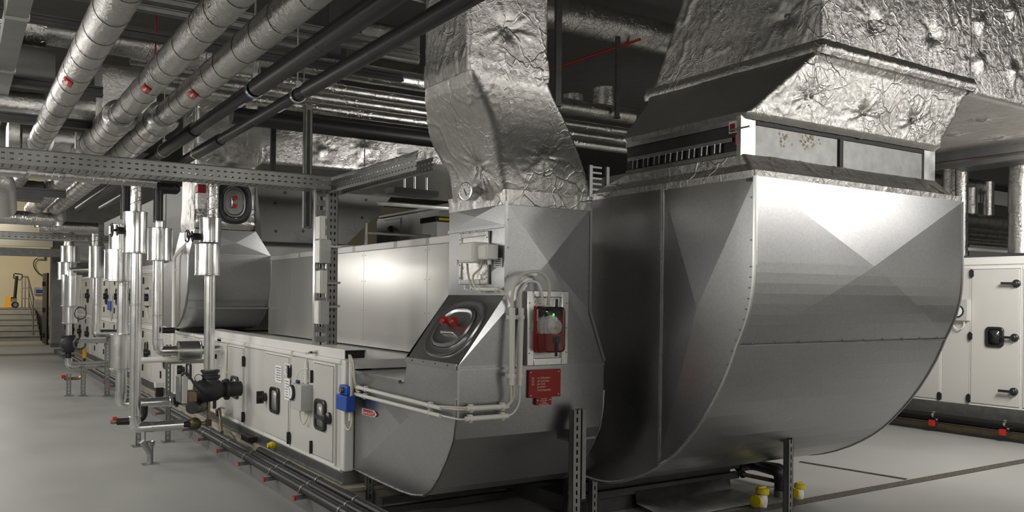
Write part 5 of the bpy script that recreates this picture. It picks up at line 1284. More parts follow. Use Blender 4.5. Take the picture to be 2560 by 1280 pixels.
# ---------------- vertical clad pipe runs --------------------------------------------
def can(par,u,v0,v1,w,Y,name='insulation_can',mt='clad'):
    p=P(u,(v0+v1)/2,Y=Y);z0,z1=P(u,v1,Y=Y).z,P(u,v0,Y=Y).z;r=PR(w,p)
    b=MB();h=z1-z0;e=.012
    b.lathe((p.x,Y,z0),(0,0,1),[(0,r*.75),(0,r),(.004,r*1.035),(e,r*1.035),(e+.003,r),(h-e-.003,r),(h-e,r*1.035),(h-.004,r*1.035),(h,r),(h,r*.75)],32)
    b.box(p.x-.012,p.x+.012,Y-r-.002,Y-r+.01,z0+.014,z1-.014)
    return obj(name,b,M[mt],par,smooth=30)
def cpipe(par,u,v0,v1,w,Y,name='clad_pipe',mt='clad',beads=()):
    p=P(u,(v0+v1)/2,Y=Y);z0,z1=P(u,v1,Y=Y).z,P(u,v0,Y=Y).z;r=PR(w,p);pr=[(0,r)]
    for v in sorted(beads,reverse=True):
        t=P(u,v,Y=Y).z-z0;pr+=[(t-.008,r),(t-.005,r*1.06),(t+.005,r*1.06),(t+.008,r)]
    pr.append((z1-z0,r));b=MB();b.lathe((p.x,Y,z0),(0,0,1),pr,24);return obj(name,b,M[mt],par,smooth=30)
def fwrap(par,u,v0,v1,w,Y):
    p=P(u,(v0+v1)/2,Y=Y);z0,z1=P(u,v1,Y=Y).z,P(u,v0,Y=Y).z;r=PR(w,p);foilpipe(par,(p.x,Y,z0),(p.x,Y,z1),r,'foil_wrap',seed=u,n=20,step=.02,amp=.05)
    b=MB();L=z1-z0;N_=60;turns=max(1,L/.12)
    b.tube([(p.x+r*1.03*math.cos(2*math.pi*turns*i/N_),Y+r*1.03*math.sin(2*math.pi*turns*i/N_),z0+L*i/N_) for i in range(N_+1)],.002,4);obj('spiral_wire',b,M['wire'],par)
def gore(par,pts,r,bend,name='segmented_elbow',seg=4,mt='clad'):
    b=MB();b.tube(pts,r,20,bend=bend,seg=seg);return obj(name,b,M[mt],par,smooth=12)
def wheelvalve(par,c,d,r=.05):
    c=Vector(c);d=Vector(d).normalized();b=MB();b.cyl(c,c+d*.13,.012,10);a=d.orthogonal().normalized();e=d.cross(a)
    for s in (-1,1): b.rbox(c+d*.04+a*s*.028,d,a,e,.045,.006,.012)
    b.rbox(c+d*.085,d,a,e,.006,.04,.03);obj('valve_yoke',b,M['iron'],par)
    b=MB();w=c+d*.13;b.tube([w+(a*math.cos(q*math.pi/8)+e*math.sin(q*math.pi/8))*r for q in range(17)],.008,8,caps=False)
    for k in range(3):
        q=k*math.pi/3*2;b.tube([w,w+(a*math.cos(q)+e*math.sin(q))*r],.006,6)
    obj('hand_wheel',b,M['plastic'],par)
    b=MB();b.rbox(w+d*.015,d,(0,0,1),d.cross(Vector((0,0,1))),.001,.035,.03);obj('paper_tag',b,M['paper'],par)
# run 1
Y1_=8.3
r1=thing('clad_pipe_run',(PX(340,1050,Y1_),Y1_,.37),'tall shiny clad pipe running from the tray almost to the floor left of the valve','pipe')
fwrap(r1,340,438,530,26,Y1_);can(r1,338,530,633,56,Y1_);cpipe(r1,339,633,1052,27,Y1_,beads=(762,1042))
q=P(338,1052,Y=Y1_);rr_=PR(27,q);hz=P(400,1065,Y=Y1_).z;xe=PX(454,1062,Y1_)
gore(r1,[(q.x,Y1_,q.z+.01),(q.x,Y1_,hz),(q.x+.16,Y1_,hz)],rr_,.11)
b=MB();b.lathe((q.x+.13,Y1_,hz),(1,0,0),[(0,rr_*.94),(.0,rr_*1.05),(.02,rr_*1.05),(.022,rr_*.98),(xe-q.x-.14,rr_*.98),(xe-q.x-.13,rr_*1.04),(xe-q.x-.12,rr_*1.04),(xe-q.x-.12,.03)],24);obj('clad_pipe',b,M['clad'],r1,smooth=30)
qv=P(318,577,Y=Y1_);wheelvalve(r1,(qv.x,Y1_,qv.z),(-1,-.1,0),.055)
# ball-shaped steam trap and drain
tp=thing('float_trap',(PX(486,1060,Y1_),Y1_,hz-.06),'round bronze float trap at the end of the low clad pipe','valve')
cx=PX(486,1060,Y1_);b=MB();b.ball((cx,Y1_,hz),.062,20,12,(1,1,.95));obj('body',b,M['bronze'],tp)
b=MB();b.cyl((xe-.0,Y1_,hz),(cx-.04,Y1_,hz),.028,12);b.lathe((cx-.055,Y1_,hz),(1,0,0),[(0,.045),(.03,.045)],6);obj('union',b,M['iron'],tp)
xt=PX(521,1050,Y1_);b=MB();b.tube([(cx+.05,Y1_,hz),(xt,Y1_,hz),(xt,Y1_,P(521,1000,Y=Y1_).z)],.016,10,bend=.02);obj('brass_pipe',b,M['brass'],tp)
b=MB();b.box(xt-.025,xt+.025,Y1_-.025,Y1_+.025,hz-.03,hz+.03);obj('elbow_fitting',b,M['bronze'],tp,bevel=.006)
# black drain left
o=thing('drain_pipe',P(320,1054,Y=Y1_+.15),'short black insulated drain with brass cock and red tap left of the tall pipe','pipe')
yd_=Y1_+.15
b=MB();b.tube([P(292,1054,Y=yd_),P(345,1053,Y=yd_),P(360,1040,Y=yd_),P(361,1015,Y=yd_)],.032,14,bend=.08);obj('insulation_tube',b,M['rubber'],o)
q=P(291,1054,Y=yd_);b=MB();b.lathe(q,(-1,0,0),[(0,.018),(.02,.024),(.04,.018),(.05,.02)],10);obj('cock',b,M['brass'],o)
b=MB();b.rbox(P(287,1046,Y=yd_),(1,0,0),(0,1,0),(0,0,1),.018,.01,.014);obj('red_tap',b,M['red'],o)
# funnel stand on floor
q=P(375,1160,Z=0);o=thing('drain_funnel',(q.x,q.y,0),'grey angled drain funnel pipe standing on the floor in front','pipe')
zt1=P(375,1112,Y=q.y).z
b=MB();b.box(q.x-.07,q.x+.07,q.y-.05,q.y+.05,0,.006);obj('base_plate',b,M['steel'],o)
b=MB();b.tube([(q.x,q.y,.006),(q.x,q.y,.09),(q.x-.02,q.y-.01,.13),(q.x-.075,q.y-.02,.215)],.027,12);b.lathe((q.x-.0,q.y,.1),(0,0,1),[(0,.027),(.05,.028),(.105,.045),(.108,.04),(.06,.02)],14);obj('body',b,M['galv'],o)
b=MB();b.tube([(q.x-.045,q.y,.2),(q.x-.045,q.y,P(362,1068,Y=q.y).z)],.006,8);obj('rod',b,M['steel'],o)
# run 2
r2=thing('clad_pipe_run',(PX(523,930,Y1_),Y1_,.8),'shiny clad pipe with stacked cans dropping onto the black valve','pipe')
fwrap(r2,533,452,545,27,Y1_);can(r2,526,545,607,52,Y1_);can(r2,519,610,689,60,Y1_);cpipe(r2,524,689,930,26,Y1_,beads=(925,))
qv=P(503,592,Y=Y1_);wheelvalve(r2,(qv.x,Y1_,qv.z),(-1,-.15,0),.055)
# black control valve
q=P(525,970,Y=Y1_);vv=thing('control_valve',(q.x,Y1_,P(525,1005,Y=Y1_).z),'big black flanged control valve with grey drive box in front of the low unit','valve')
vz=lambda v:P(525,v,Y=Y1_).z; vx=lambda u:PX(u,970,Y1_)
b=MB();b.lathe((q.x,Y1_,vz(950)),(0,0,1),[(0,.05),(.02,.09),(.045,.09),(.05,.072),(.07,.072),(.075,.085),(.095,.085)],20);obj('top_flange',b,M['iron'],vv)
b=MB();b.cyl((q.x,Y1_,vz(943)),(q.x,Y1_,vz(932)),.035,12);obj('neck',b,M['brass'],vv)
b=MB();b.lathe((vx(488),Y1_,vz(975)),(1,0,0),[(0,.1),(.02,.115),(.06,.12),(.12,.11),(.2,.1),(.24,.075),(.27,.07),(.27,.1),(.3,.1),(.3,.075),(.42,.07)],20)
b.lathe((q.x,Y1_,vz(1000)),(0,0,1),[(0,.06),(.03,.09),(.12,.1),(.2,.075)],20);obj('body',b,M['iron'],vv)
for k in range(8):
    a=k*math.pi/4;b=MB();b.lathe((q.x+.075*math.cos(a),Y1_+.075*math.sin(a),vz(944)),(0,0,1),[(0,.009),(.02,.009)],6);obj('flange_bolt',b,M['iron'],vv)
b=MB();b.box(vx(450),vx(464),Y1_-.09,Y1_+.09,vz(1003),vz(937));obj('drive_box',b,M['box'],vv,bevel=.006)
b=MB();b.box(vx(444),vx(450),Y1_-.085,Y1_+.085,vz(1000),vz(936));obj('drive_lid',b,M['steel'],vv,bevel=.006)
b=MB();b.box(vx(465),vx(489),Y1_-.075,Y1_+.075,vz(1007),vz(974));obj('coil_box',b,M['brass'],vv,bevel=.006)
b=MB();b.tube([P(455,938,Y=Y1_-.05),P(458,932,Y=Y1_-.08),P(472,936,Y=Y1_-.11),P(490,968,Y=Y1_-.13),P(512,985,Y=Y1_-.12)],.011,8,bend=.06);obj('hose',b,M['rubber'],vv)
b=MB();g_=P(495,945,Y=Y1_-.03);b.lathe(g_,(0,-1,0),[(0,.03),(.02,.038),(.024,.034)],20);obj('pressure_gauge',b,M['iron'],vv)
b=MB();b.lathe(g_+Vector((0,-.0245,0)),(0,-1,0),[(0,.032),(.002,.032)],20);obj('gauge_dial',b,M['paper'],vv)
b=MB();b.cyl(P(480,1020,Y=8.0),P(505,1016,Y=8.6),.055,14);tag(obj('black_pipe',b,M['rubber']),'short black insulated pipe stub below the control valve','pipe')
b=MB();b.tube([P(549,1022,X=2.3),P(550,1035,X=2.28),P(553,1052,X=2.26),P(552,1066,X=2.24),P(555,1081,X=2.2)],.016,10);o=thing('drain_cock',P(550,1040,X=2.3),'small brass drain cock on the plinth right of the control valve','valve');obj('pipe',b,M['brass'],o)
q=P(546,1032,X=2.3);b=MB();b.rbox(q,(1,0,0),(0,1,0),(0,0,1),.025,.03,.035);obj('body',b,M['bronze'],o,bevel=.006)
b=MB();b.tube([P(545,1022,X=2.28),P(553,1018,X=2.28),P(560,1021,X=2.28)],.009,8);obj('lever',b,M['steel'],o)
# run 3
Y3=8.8
r3=thing('clad_pipe_run',(PX(300,950,Y3),Y3,.5),'stepped clad pipe with three cans left of the tall pipe','pipe')
b=MB();q0=P(313,465,Y=Y3);q1=P(313,548,Y=Y3);b.cyl((q0.x,Y3,q1.z),(q0.x,Y3,q0.z),PR(22,q0),16);obj('black_insulation',b,M['rubber'],r3)
can(r3,300,562,628,50,Y3);can(r3,297,624,704,66,Y3);cpipe(r3,307,704,838,27,Y3,beads=(712,));can(r3,304,835,924,52,Y3);cpipe(r3,303,924,985,27,Y3)
q=P(302,983,Y=Y3);rr3=PR(27,q);hz3=P(380,1006,Y=Y3).z;xe3=PX(432,1005,Y3)
gore(r3,[(q.x,Y3,q.z+.01),(q.x,Y3,hz3),(q.x+.18,Y3,hz3)],rr3,.13)
b=MB();b.lathe((q.x+.15,Y3,hz3),(1,0,0),[(0,rr3*.9),(.0,rr3*1.05),(.02,rr3*1.05),(.022,rr3*.96),(.28,rr3*.96),(.285,rr3*1.03),(.3,rr3*1.03),(.305,rr3*.96),(xe3-q.x-.15,rr3*.96)],24);obj('clad_pipe',b,M['clad'],r3,smooth=30)
b=MB();b.cyl((xe3,Y3,hz3),(xe3+.35,Y3,hz3),rr3*.75,14);b.lathe((xe3,Y3,hz3),(1,0,0),[(.02,rr3*.7),(.02,rr3*1.15),(.045,rr3*1.15),(.045,rr3*.7)],16);obj('dark_joint',b,M['iron'],r3)
# run 4
Y4=9.3
r4=thing('clad_pipe_run',(PX(395,860,Y4),Y4,.8),'clad pipe that turns right into a horizontal can at the low unit','pipe')
b=MB();q0=P(396,462,Y=Y4);q1=P(396,556,Y=Y4);b.cyl((q0.x,Y4,q1.z),(q0.x,Y4,q0.z),PR(23,q0),16);obj('black_insulation',b,M['rubber'],r4)
can(r4,398,552,571,26,Y4,'reducer_can');can(r4,400,571,652,58,Y4);cpipe(r4,395,652,862,25,Y4,beads=(790,850))
q=P(396,858,Y=Y4);rr4=PR(25,q);hz4=P(440,877,Y=Y4).z
gore(r4,[(q.x,Y4,q.z+.01),(q.x,Y4,hz4),(q.x+.2,Y4,hz4)],rr4,.15)
xc0,xc1=PX(445,877,Y4),PX(501,877,Y4);rc=PR(48,P(470,877,Y=Y4))
b=MB();b.lathe((q.x+.16,Y4,hz4),(1,0,0),[(0,rr4),(.0,rr4*1.05),(.02,rr4*1.05),(.022,rr4*.9),(xc0-q.x-.15,rr4*.9)],24);obj('clad_pipe',b,M['clad'],r4,smooth=30)
b=MB();b.lathe((xc0,Y4,hz4),(1,0,0),[(0,rr4),(0,rc*1.03),(.012,rc*1.03),(.014,rc),(xc1-xc0-.014,rc),(xc1-xc0-.012,rc*1.03),(xc1-xc0,rc*1.03),(xc1-xc0,rr4)],32);obj('insulation_can',b,M['clad'],r4,smooth=30)
b=MB();b.cyl((xc1,Y4,hz4),(2.38,Y4,hz4),rr4*.9,20);obj('clad_pipe',b,M['clad'],r4)
b=MB();b.tube([P(406,826,Y=Y4-.1),P(436,826,Y=Y4-.1)],.03,12);tag(obj('black_sleeve',b,M['rubber']),'short black sleeve crossing behind the turning clad pipe','sleeve')
# black overhead branches
b=MB();b.tube([(PX(396,470,Y4),Y4,P(396,470,Y=Y4).z),(PX(396,455,Y4),Y4,ZP_-.12),(PX(440,455,Y4),Y4,ZP_-.12),(xb2+.15,Y4,ZP_-.1)],.055,14,bend=.1);tag(obj('black_branch',b,M['rubber']),'black insulated branch curving from the vertical pipe to the lower black pipe','pipe')
b=MB();b.tube([(PX(313,470,Y3),Y3,P(313,470,Y=Y3).z),(PX(313,455,Y3),Y3,ZP_-.08),(PX(360,452,Y3),Y3,ZP_-.08)],.052,14,bend=.1);tag(obj('black_branch',b,M['rubber']),'black insulated branch above the stepped clad pipe','pipe')
# far cluster
Y5=14.2
r5=thing('clad_pipe_run',(PX(242,830,Y5),Y5,.9),'far clad pipe with one tall can and curved foot, right one of far pair','pipe')
fwrap(r5,243,562,616,24,Y5);can(r5,242,615,695,38,Y5);cpipe(r5,242,695,815,21,Y5,beads=(762,))
q=P(240,812,Y=Y5);hz5=P(262,834,Y=Y5).z
gore(r5,[(q.x,Y5,q.z+.01),(q.x,Y5,hz5),(q.x+.4,Y5,hz5)],PR(21,q),.22)
Y6=14.6
r6=thing('clad_pipe_run',(PX(172,910,Y6),Y6,.4),'far clad pipe with stacked cans, left one of the far pair','pipe')
fwrap(r6,173,565,616,24,Y6);can(r6,176,615,656,44,Y6);can(r6,168,656,700,42,Y6+.1);can(r6,179,687,766,46,Y6);can(r6,174,766,809,34,Y6);cpipe(r6,172,809,842,14,Y6)
b=MB();q=P(176,690,Y=Y6-.12);b.tube([q,P(176,675,Y=Y6-.12),P(222,674,Y=Y6-.12)],PR(14,q),16,bend=.12,seg=4);obj('segmented_elbow',b,M['clad'],r6,smooth=12)
q=P(171,922,Y=Y6);hz6=P(220,914,Y=Y6).z;r=PR(17,q)
gore(r6,[(q.x,Y6,P(171,895,Y=Y6).z),(q.x,Y6,hz6),(PX(262,914,Y6),Y6,hz6)],r,.16)
o=thing('circulation_pump',P(172,860,Y=Y6),'round black circulation pump under the far left clad pipe','pump')
q=P(171,860,Y=Y6);b=MB();b.ball((q.x,Y6,q.z),.12,18,10);b.lathe((q.x,Y6,q.z),(0,-1,0),[(0,.12),(.14,.11),(.16,.06)],18);obj('motor',b,M['iron'],o)
b=MB();b.cyl((q.x,Y6,P(171,845,Y=Y6).z),(q.x,Y6,P(171,838,Y=Y6).z),.1,14);obj('motor_cap',b,M['iron'],o)
b=MB();b.cyl((q.x,Y6,P(171,900,Y=Y6).z),(q.x,Y6,P(171,874,Y=Y6).z),.045,12);b.lathe((q.x,Y6,P(171,890,Y=Y6).z),(0,0,1),[(0,.09),(.02,.09)],14);b.lathe((q.x,Y6,P(171,880,Y=Y6).z),(0,0,1),[(0,.09),(.02,.09)],14);obj('valve_body',b,M['iron'],o)
o=thing('drain_pipe',P(185,946,Y=Y6),'thin bent drain pipe with red tap under the far left pipe','pipe')
b=MB();b.tube([P(160,947,Y=Y6),P(203,946,Y=Y6),P(207,925,Y=Y6)],.022,8,bend=.1);obj('pipe',b,M['brass'],o)
b=MB();q=P(159,942,Y=Y6);b.rbox(q,(1,0,0),(0,1,0),(0,0,1),.03,.02,.025);obj('red_tap',b,M['red'],o)
o=thing('thermometer',P(211,890,Y=Y6-.1),'gold rod thermometer standing on the far horizontal pipe','thermometer')
b=MB();q=P(211,868,Y=Y6-.1);e=P(211,895,Y=Y6-.1);f=P(211,910,Y=Y6-.1);b.cyl(e,q,.03,12);obj('gold_case',b,M['orange'],o);b=MB();b.cyl(f,e,.02,10);obj('stem',b,M['iron'],o)
# manifold of foil at the far end of the overhead pipes
for (u0,u1,lab) in ((97,172,'short foil crosspiece joining the far left dropper to the middle overhead pipe'),(150,245,'short foil crosspiece joining the far right dropper to the right overhead pipe')):
    Yq=14.2 if u0==97 else 13.8;a_=P(u0,568 if u0==97 else 566,Y=Yq);c_=P(u1,572 if u0==97 else 568,Y=Yq)
    o=thing('foil_crosspiece',(a_+c_)/2,lab,'pipe');foilpipe(o,(a_.x,Yq,a_.z),(c_.x,Yq,a_.z),.072,seed=u0,n=16,step=.06)
    foilpipe(o,(a_.x,Yq,a_.z),(a_.x,Yq,ZP_-.03),.072,seed=u0+2,n=16,step=.06)
# stands
def stand(label,u,vf,vt,w=.05,arm=None,plate=True):
    q=P(u,vf,Z=0);zt=P(u,vt,Y=q.y).z;o=thing('slotted_stand',(q.x,q.y,0),label,'stand')
    slotted(o,'upright',q.x-w/2,q.x+w/2,q.y,q.y+.045,.008,zt)
    if plate: b=MB();b.box(q.x-.06,q.x+.06,q.y-.05,q.y+.08,0,.008);obj('foot_plate',b,M['steel'],o)
    if arm:
        for v,L in arm:
            z=P(u,v,Y=q.y).z;b=MB();b.box(q.x-.03,q.x+L,q.y-.045,q.y-.001,z-.02,z+.02);obj('arm',b,M['tray'],o)
    return o
stand('slotted upright stand right of the tall clad pipe, holding two arms',420,1105,862,.05,((905,.35),(990,.33)))
stand('short slotted stand under the low clad pipe elbow',346,1116,1062,.045)
stand('tall slotted stand in the far pipe cluster',268,990,838,.07,((905,-.5),))
stand('short slotted foot under the far left pipe',172,990,935,.06)
stand('slotted foot beneath the middle of the far horizontal pipe',208,990,918,.06)
q=P(400,899,Y=9.4);b=MB();b.tube([(PX(350,897,9.4),9.4,q.z),(PX(452,899,9.4),9.4,q.z)],.03,12);tag(obj('grey_pipe',b,M['pvc']),'thin pale horizontal pipe behind the clad pipes','pipe')
a_=P(398,968,Y=9.0);b=MB();b.box(a_.x-.035,a_.x+.035,8.97,9.03,P(398,995,Y=9).z,a_.z);o=thing('pipe_support',(a_.x,9,a_.z-.1),'black rubber pipe support on the crosspiece behind the clad pipes','bracket');obj('pad',b,M['rubber'],o)
b=MB();b.box(a_.x-.04,a_.x+.04,8.96,9.04,a_.z,a_.z+.05);obj('cap',b,M['pvc'],o)
# ---------------- plinth, floor pipes ---------------------------------------------
b=MB();b.box(2.13,2.345,.5,25,0,.10);struct('trim_2',b,M['plinth'])
b=MB();b.box(2.345,3.7,5.78,25,0,.155);b.box(2.33,3.7,5.76,25,.155,.178);struct('trim_3',b,M['board'])
b=MB();b.box(3.7,5.25,4.95,25,0,.12);struct('trim_4',b,M['plinth'])
for k,(x,r,lab) in enumerate(((2.10,.032,'outer black pipe along the plinth beside the aisle'),(2.185,.032,'middle black pipe along the plinth beside the aisle'),(2.285,.034,'inner black pipe along the plinth next to the low unit'))):
    o=thing('floor_pipe',(x,5,.12),lab,'pipe');ye=9.3 if k<2 else 7.65
    b=MB();b.tube([(x,1.8,.165),(x,ye,.165)],r,16);obj('insulation_tube',b,M['rubber'],o)
    y=2.35+.1*k
    while y<ye-.1:
        b=MB();b.lathe((x,y,.165),(0,1,0),[(-.009,r),(-.009,r*1.14),(.009,r*1.14),(.009,r)],18,caps=False);b.box(x-r*1.4,x-r*1.05,y-.008,y+.008,.14,.165);obj('pipe_clamp',b,M['steel'],o);y+=.72
y=2.35;k=0
while y<16:
    o=thing('pipe_bracket',(2.2,y,.1),'','bracket')
    b=MB();b.box(2.03,2.33,y-.02,y+.02,.101,.125);obj('rail',b,M['steel'],o)
    b=MB();b.box(2.02,2.032,y-.022,y+.022,.098,.13);obj('red_end_cap',b,M['red'],o)
    NTH=['nearest','second nearest','third nearest','fourth nearest','fifth nearest','sixth nearest','seventh nearest','eighth nearest','ninth nearest']
    if k<9:o['label']=NTH[k]+' red-capped steel bracket under the floor pipes beside the aisle'
    else:o['label']='distant red-capped bracket under the far floor pipes, beyond the ninth'
    o['group']='red-capped brackets under the floor pipes';y+=.72;k+=1
o=thing('floor_pipe',(2.2,12,.12),'black pipe pair continuing along the far plinth beside the aisle','pipe')
for x in (2.10,2.185): b=MB();b.tube([(x,9.6,.165),(x,22,.165)],.03,12);obj('insulation_tube',b,M['rubber'],o)
q=P(676,1113,X=2.33);b=MB();b.lathe((2.365,q.y,q.z),(-1,0,0),[(0,.03),(.035,.03),(.037,.024),(.06,.022)],14);tag(obj('plug_cap',b,M['yellow']),'yellow plug cap on the base frame below the low unit doors','cap')
q=P(617,1068,X=2.3);b=MB();b.box(2.28,2.38,q.y-.12,q.y+.12,.182,.23);tag(obj('rubber_block',b,M['rubber']),'black block on the plinth below the third door','block')
# supports under ducts
def leg(label,x,y,zt,w=.05,fork=False):
    o=thing('floor_stand',(x,y,0),label,'stand')
    slotted(o,'upright',x-w/2,x+w/2,y,y+.045,.008,zt,M['steel'])
    b=MB();b.box(x-.06,x+.06,y-.04,y+.09,0,.008);obj('foot_plate',b,M['steel'],o);return o
q=P(1440,1150,Y=4.26);lg=leg('twin slotted leg clamped to the front of the small elbow duct',q.x,4.25,.86,.062)
b=MB();b.box(q.x+.04,q.x+.07,4.25,4.3,.3,.86);obj('second_upright',b,M['steel'],lg)
a_=P(1405,1098,Y=4.36);b=MB();b.box(a_.x,a_.x+.22,4.30,4.42,.66,.675);obj('saddle',b,M['steel'],lg)
leg('slotted leg under the left cheek of the small elbow duct',P(925,1230,X=2.52).x,P(925,1230,X=2.52).y,.288)
leg('slotted leg between the two elbow ducts',P(1487,1240,Y=4.75).x,4.75,.29)
leg('slotted leg under the right side of the big elbow duct',P(1977,1200,Y=3.9).x,3.9,.60)
# base rails of the big machine
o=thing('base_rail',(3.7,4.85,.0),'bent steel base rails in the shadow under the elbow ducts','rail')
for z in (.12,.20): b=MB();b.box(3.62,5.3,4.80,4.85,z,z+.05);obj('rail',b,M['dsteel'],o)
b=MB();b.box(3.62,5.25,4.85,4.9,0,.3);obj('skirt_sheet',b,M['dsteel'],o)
o=thing('base_rail',(2.9,5.5,.0),'low steel rail across the pit below the small elbow duct','rail')
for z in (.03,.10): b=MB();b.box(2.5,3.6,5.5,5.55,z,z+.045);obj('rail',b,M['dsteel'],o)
# pedestal sheet
b=MB();pts=[P(1848,1225,Y=4.6),P(1862,1245,Y=4.5)]
b.add([(4.2,4.45,.012),(5.25,4.45,.012),(5.2,4.78,.05),(4.2,4.78,.05),(5.12,4.8,.14),(4.2,4.8,.14)],[(0,1,2,3),(3,2,4,5)]);tag(obj('drip_sheet',b,M['steel'],solid=.003),'curved metal drip sheet on the floor under the big elbow duct','sheet')
# black angled pipes and caps under the big elbow
o=thing('waste_pipe',(5.45,4.6,0),'thick black bent waste pipe under the right edge of the big elbow','pipe')
y_=4.55
q=lambda u,v,Y=4.55:P(u,v,Y=Y)
b=MB();b.tube([q(1845,1166,4.9),q(1880,1160,4.9),q(1945,1178),q(1950,1195),q(1950,1248)],.045,14,bend=.08);obj('insulation_tube',b,M['rubber'],o)
b=MB();b.tube([q(1880,1158,5.1),q(1950,1168,4.8),q(1966,1180,4.75),q(1966,1240,4.75)],.032,12,bend=.07);obj('second_tube',b,M['rubber'],o)
b=MB();a_=q(1950,1248);b.cyl((a_.x,a_.y,.0),(a_.x,a_.y,.05),.05,16);obj('grey_socket',b,M['steel'],o)
o=thing('waste_pipe',(5.3,4.7,.2),'thin brown rod pipe under the big elbow','pipe');b=MB();b.tube([q(1848,1184,4.8),q(1945,1204,4.6)],.016,8);obj('pipe',b,M['bronze'],o)
b=MB();b.ball(tuple(q(1857,1186,4.78)),.03,12,8);obj('joint',b,M['iron'],o)
def trap(label,u,v,s=1,ang=0):
    p=P(u,v,Z=0);o=thing('siphon_trap',(p.x,p.y,0),label,'siphon')
    b=MB();b.lathe((p.x,p.y,0),(0,0,1),[(0,.035*s),(.05*s,.042*s),(.09*s,.038*s),(.1*s,.03*s)],18);b.lathe((p.x,p.y,.04),(-1,-.2,.2),[(0,.03*s),(.07*s,.032*s)],14);obj('body',b,M['rail'],o)
    b=MB();b.lathe((p.x,p.y,.1*s),(.15,0,1),[(0,.05*s),(.04*s,.05*s),(.045*s,.042*s)],20);b.box(p.x-.04*s,p.x+.04*s,p.y-.006,p.y+.006,.145*s,.155*s);obj('cap',b,M['yellow'],o)
    b=MB();b.lathe((p.x-.07*s,p.y-.014,.054),(-1,-.2,.2),[(0,.045*s),(.03*s,.045*s),(.033*s,.036*s)],18);obj('side_cap',b,M['yellow'],o)
trap('white siphon with two yellow caps in front of the black waste pipe',1905,1268,1)
trap('white siphon with yellow cap right of the slotted leg',1998,1248,.85)
# floor drains
def drain(label,p0,p1,w,bars):
    p0=Vector(p0);p1=Vector(p1);o=thing('floor_drain',(p0+p1)/2,label,'drain');d=(p1-p0).normalized();s=Vector((-d.y,d.x,0));L=(p1-p0).length
    b=MB();b.rbox((p0+p1)/2+Vector((0,0,.001)),d,s,(0,0,1),L/2,w/2,.001);obj('channel',b,M['dsteel'],o)
    for k in range(bars):
        off=-w/2+w*(k+.5)/bars;b=MB();b.rbox((p0+p1)/2+s*off+Vector((0,0,.004)),d,s,(0,0,1),L/2,w/bars*.22,.003);obj('grate_bar',b,M['drain'],o)
    b=MB();n=int(L/.06)
    for i in range(n): b.rbox(p0+d*((i+.5)*L/n)+Vector((0,0,.003)),d,s,(0,0,1),.005,w/2,.002)
    obj('cross_bars',b,M['drain'],o,kind='stuff')
drain('long slotted floor drain crossing the floor at lower right',(4.6,4.34,0),(9.9,4.34,0),.11,4)
a_=P(2000,1155,Z=0);c_=P(2262,1198,Z=0)
drain('narrow floor drain joining the long one behind the big elbow',(a_.x,a_.y,0),(c_.x,4.42,0),.05,2)
# right-hand plinth and pipes
b=MB();b.box(9.95,12.5,2.4,10.6,0,.09);struct('trim_5',b,M['plinth'])
for k,(x,z,lab) in enumerate(((9.88,.2,'upper black pipe along the foot of the right-hand unit'),(9.97,.135,'lower black pipe along the foot of the right-hand unit'))):
    o=thing('floor_pipe',(x,5,z),lab,'pipe');b=MB();b.tube([(x,2.6,z),(x,9.5,z)],.032,14);obj('insulation_tube',b,M['rubber'],o)
    for u in ((2338,),(2517,)):
        y=P(u[0],1045,X=9.9).y;b=MB();b.lathe((x,y,z),(0,1,0),[(-.012,.032),(-.012,.04),(.012,.04),(.012,.032)],16,caps=False);obj('pipe_clamp',b,M['clad'],o)
for u,v,lab in ((2339,1052,'red-capped bracket at the left on the right-hand floor pipes'),(2516,1072,'red-capped bracket at the right on the right-hand floor pipes')):
    y=P(u,1045,X=9.9).y;o=thing('pipe_bracket',(9.85,y,.09),lab,'bracket')
    b=MB();b.box(9.84,9.96,y-.02,y+.02,.09,.11);obj('rail',b,M['steel'],o);b=MB();b.box(9.8,9.84,y-.03,y+.03,.075,.14);obj('red_end_cap',b,M['red'],o)
b=MB();b.box(9.86,9.9,2.5,10.5,.05,.10);tag(obj('edge_rail',b,M['bronze']),'brown steel edge rail along the right-hand plinth','rail')
# hanger rods in ceiling zone
for k,(u,Y,v0,v1,lab) in enumerate(((390,6.9,28,190,'thin threaded rod hanging between the first two overhead pipes'),(516,7.2,90,160,'thin threaded rod left of the third overhead pipe'),(650,7.4,130,190,'thin threaded rod behind the third overhead pipe'),(912,9.5,340,415,'thin rod in front of the pinned foil duct'),(190,6.9,330,372,'thin rod below the first overhead pipe'),(760,7.1,172,210,'thin rod above the lower black pipe clamp'))):
    p=P(u,v0,Y=Y);b=MB();b.cyl((p.x,Y,P(u,v1,Y=Y).z),(p.x,Y,min(p.z,ZC)),.007,8);tag(obj('threaded_rod',b,M['dred'] if k==0 else M['steel']),lab,'rod')
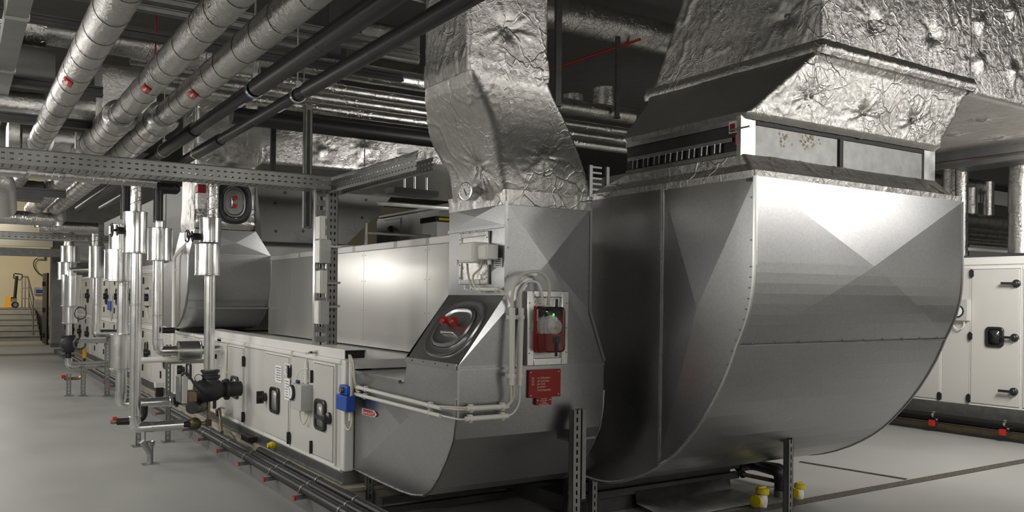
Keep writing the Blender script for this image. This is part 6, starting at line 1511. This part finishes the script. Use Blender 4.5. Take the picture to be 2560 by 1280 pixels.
# ---------------- small fittings on the far units --------------------------------------
def farbox(u0,u1,v0,v1,label,m_,cat,name,X=2.33,loop=True):
    a_=P(u0,v0,X=X);c_=P(u1,v1,X=X);o=thing(name,(X,(a_.y+c_.y)/2,c_.z),label,cat)
    b=MB();b.box(X,XA-.012,c_.y,a_.y,c_.z,a_.z);obj('case',b,M[m_],o,bevel=.006)
    if loop:
        y=(a_.y+c_.y)/2;b=MB();b.tube([(X+.02,y,c_.z),(X+.02,y,c_.z-.12),(X+.03,y-.1,c_.z-.2),(X+.03,y-.2,c_.z-.1),(X+.03,y-.2,a_.z+.1)],.012,6,bend=.08);obj('cable_loop',b,M['cable'],o)
    return o
farbox(411,421,727,752,'small blue actuator on the tall unit left of the mid-distance elbow','blue','actuator','actuator')
farbox(268,276,752,776,'far blue actuator between the far vertical pipes','blue','actuator','actuator')
farbox(357,372,724,765,'grey gauge box on the tall unit between the clad pipes','box','gauge','pressure_gauge')
farbox(359,364,835,856,'small orange sticker on the tall unit between the clad pipes','orange','sticker','sticker',X=2.368,loop=False)
# trunking with open end on the tall unit
o=thing('cable_trunking',(2.45,13,1.91),'white cable trunking on the top edge of the tall unit left of the elbow','trunking')
b=MB();b.box(2.37,2.52,11.8,15.1,1.912,1.97);obj('channel',b,M['rail'],o);b=MB();b.box(2.39,2.50,11.78,11.8,1.916,1.965);obj('opening_shade',b,M['rubber'],o)  # black plate imitates the shaded hollow of the trunking
conduit((2.34,12.0,1.25),(2.34,12.0,1.9),.016,'upright conduit at the near corner of the tall unit')
conduit((2.34,12.9,1.2),(2.34,12.9,1.88),.014,'upright conduit between the clad pipes on the tall unit')
# short perforated arm and coiled cable at the far cluster
a_=P(200,852,Y=14.1);c_=P(264,852,Y=14.1);o=thing('bracket_arm',a_,'short perforated arm held by the tall far stand','bracket')
b=MB();b.box(a_.x,c_.x,14.08,14.14,a_.z-.04,a_.z+.04);obj('arm',b,M['tray'],o);b=MB();b.box(a_.x,c_.x,14.06,14.08,a_.z+.03,a_.z+.05);obj('lip',b,M['clad'],o)
q=P(201,783,Y=14.3);b=MB();b.tube([(q.x+.08*math.cos(k*math.pi/8),14.3,q.z+.09*math.sin(k*math.pi/8)) for k in range(17)],.01,6,caps=False);tag(obj('cable_coil',b,M['wire']),'coil of dark cable beside the far left clad pipe','cable')
q=P(199,860,Y=14.3);b=MB();b.tube([(q.x+.08*math.cos(k*math.pi/8),14.3,q.z+.08*math.sin(k*math.pi/8)) for k in range(17)],.016,6,caps=False);tag(obj('cable_coil',b,M['wire']),'coil of black hose beside the round pump','cable')
# foil box and tray post behind the far pair
boxB('dark foil box behind the far pair of clad pipes',15.6,182,232,572,655,seed=60,dp=.3)
# second perforated tray with ladder in the gap between the elbow ducts
Yq=7.2
a_=P(1480,408,Y=Yq);tray('perforated cable tray seen in the gap between the S-duct and big collar',(a_.x-.4,Yq,P(1500,412,Y=Yq).z-.05),(4.6,Yq,P(1500,412,Y=Yq).z-.05),.2,.08)
o=thing('cable_ladder',P(1492,480,Y=7.3),'perforated vertical cable ladder in the gap between the two big ducts','cable ladder')
for u in (1478,1520):
    x=PX(u,460,7.3);b=MB();b.box(x-.02,x+.02,7.3,7.33,2.02,P(1500,415,Y=7.3).z);obj('side_rail',b,M['dsteel'],o)
z=2.06
while z<P(1500,420,Y=7.3).z:
    b=MB();b.box(PX(1478,460,7.3),PX(1506,460,7.3),7.31,7.32,z,z+.02);obj('rung',b,M['dsteel'],o);z+=.06
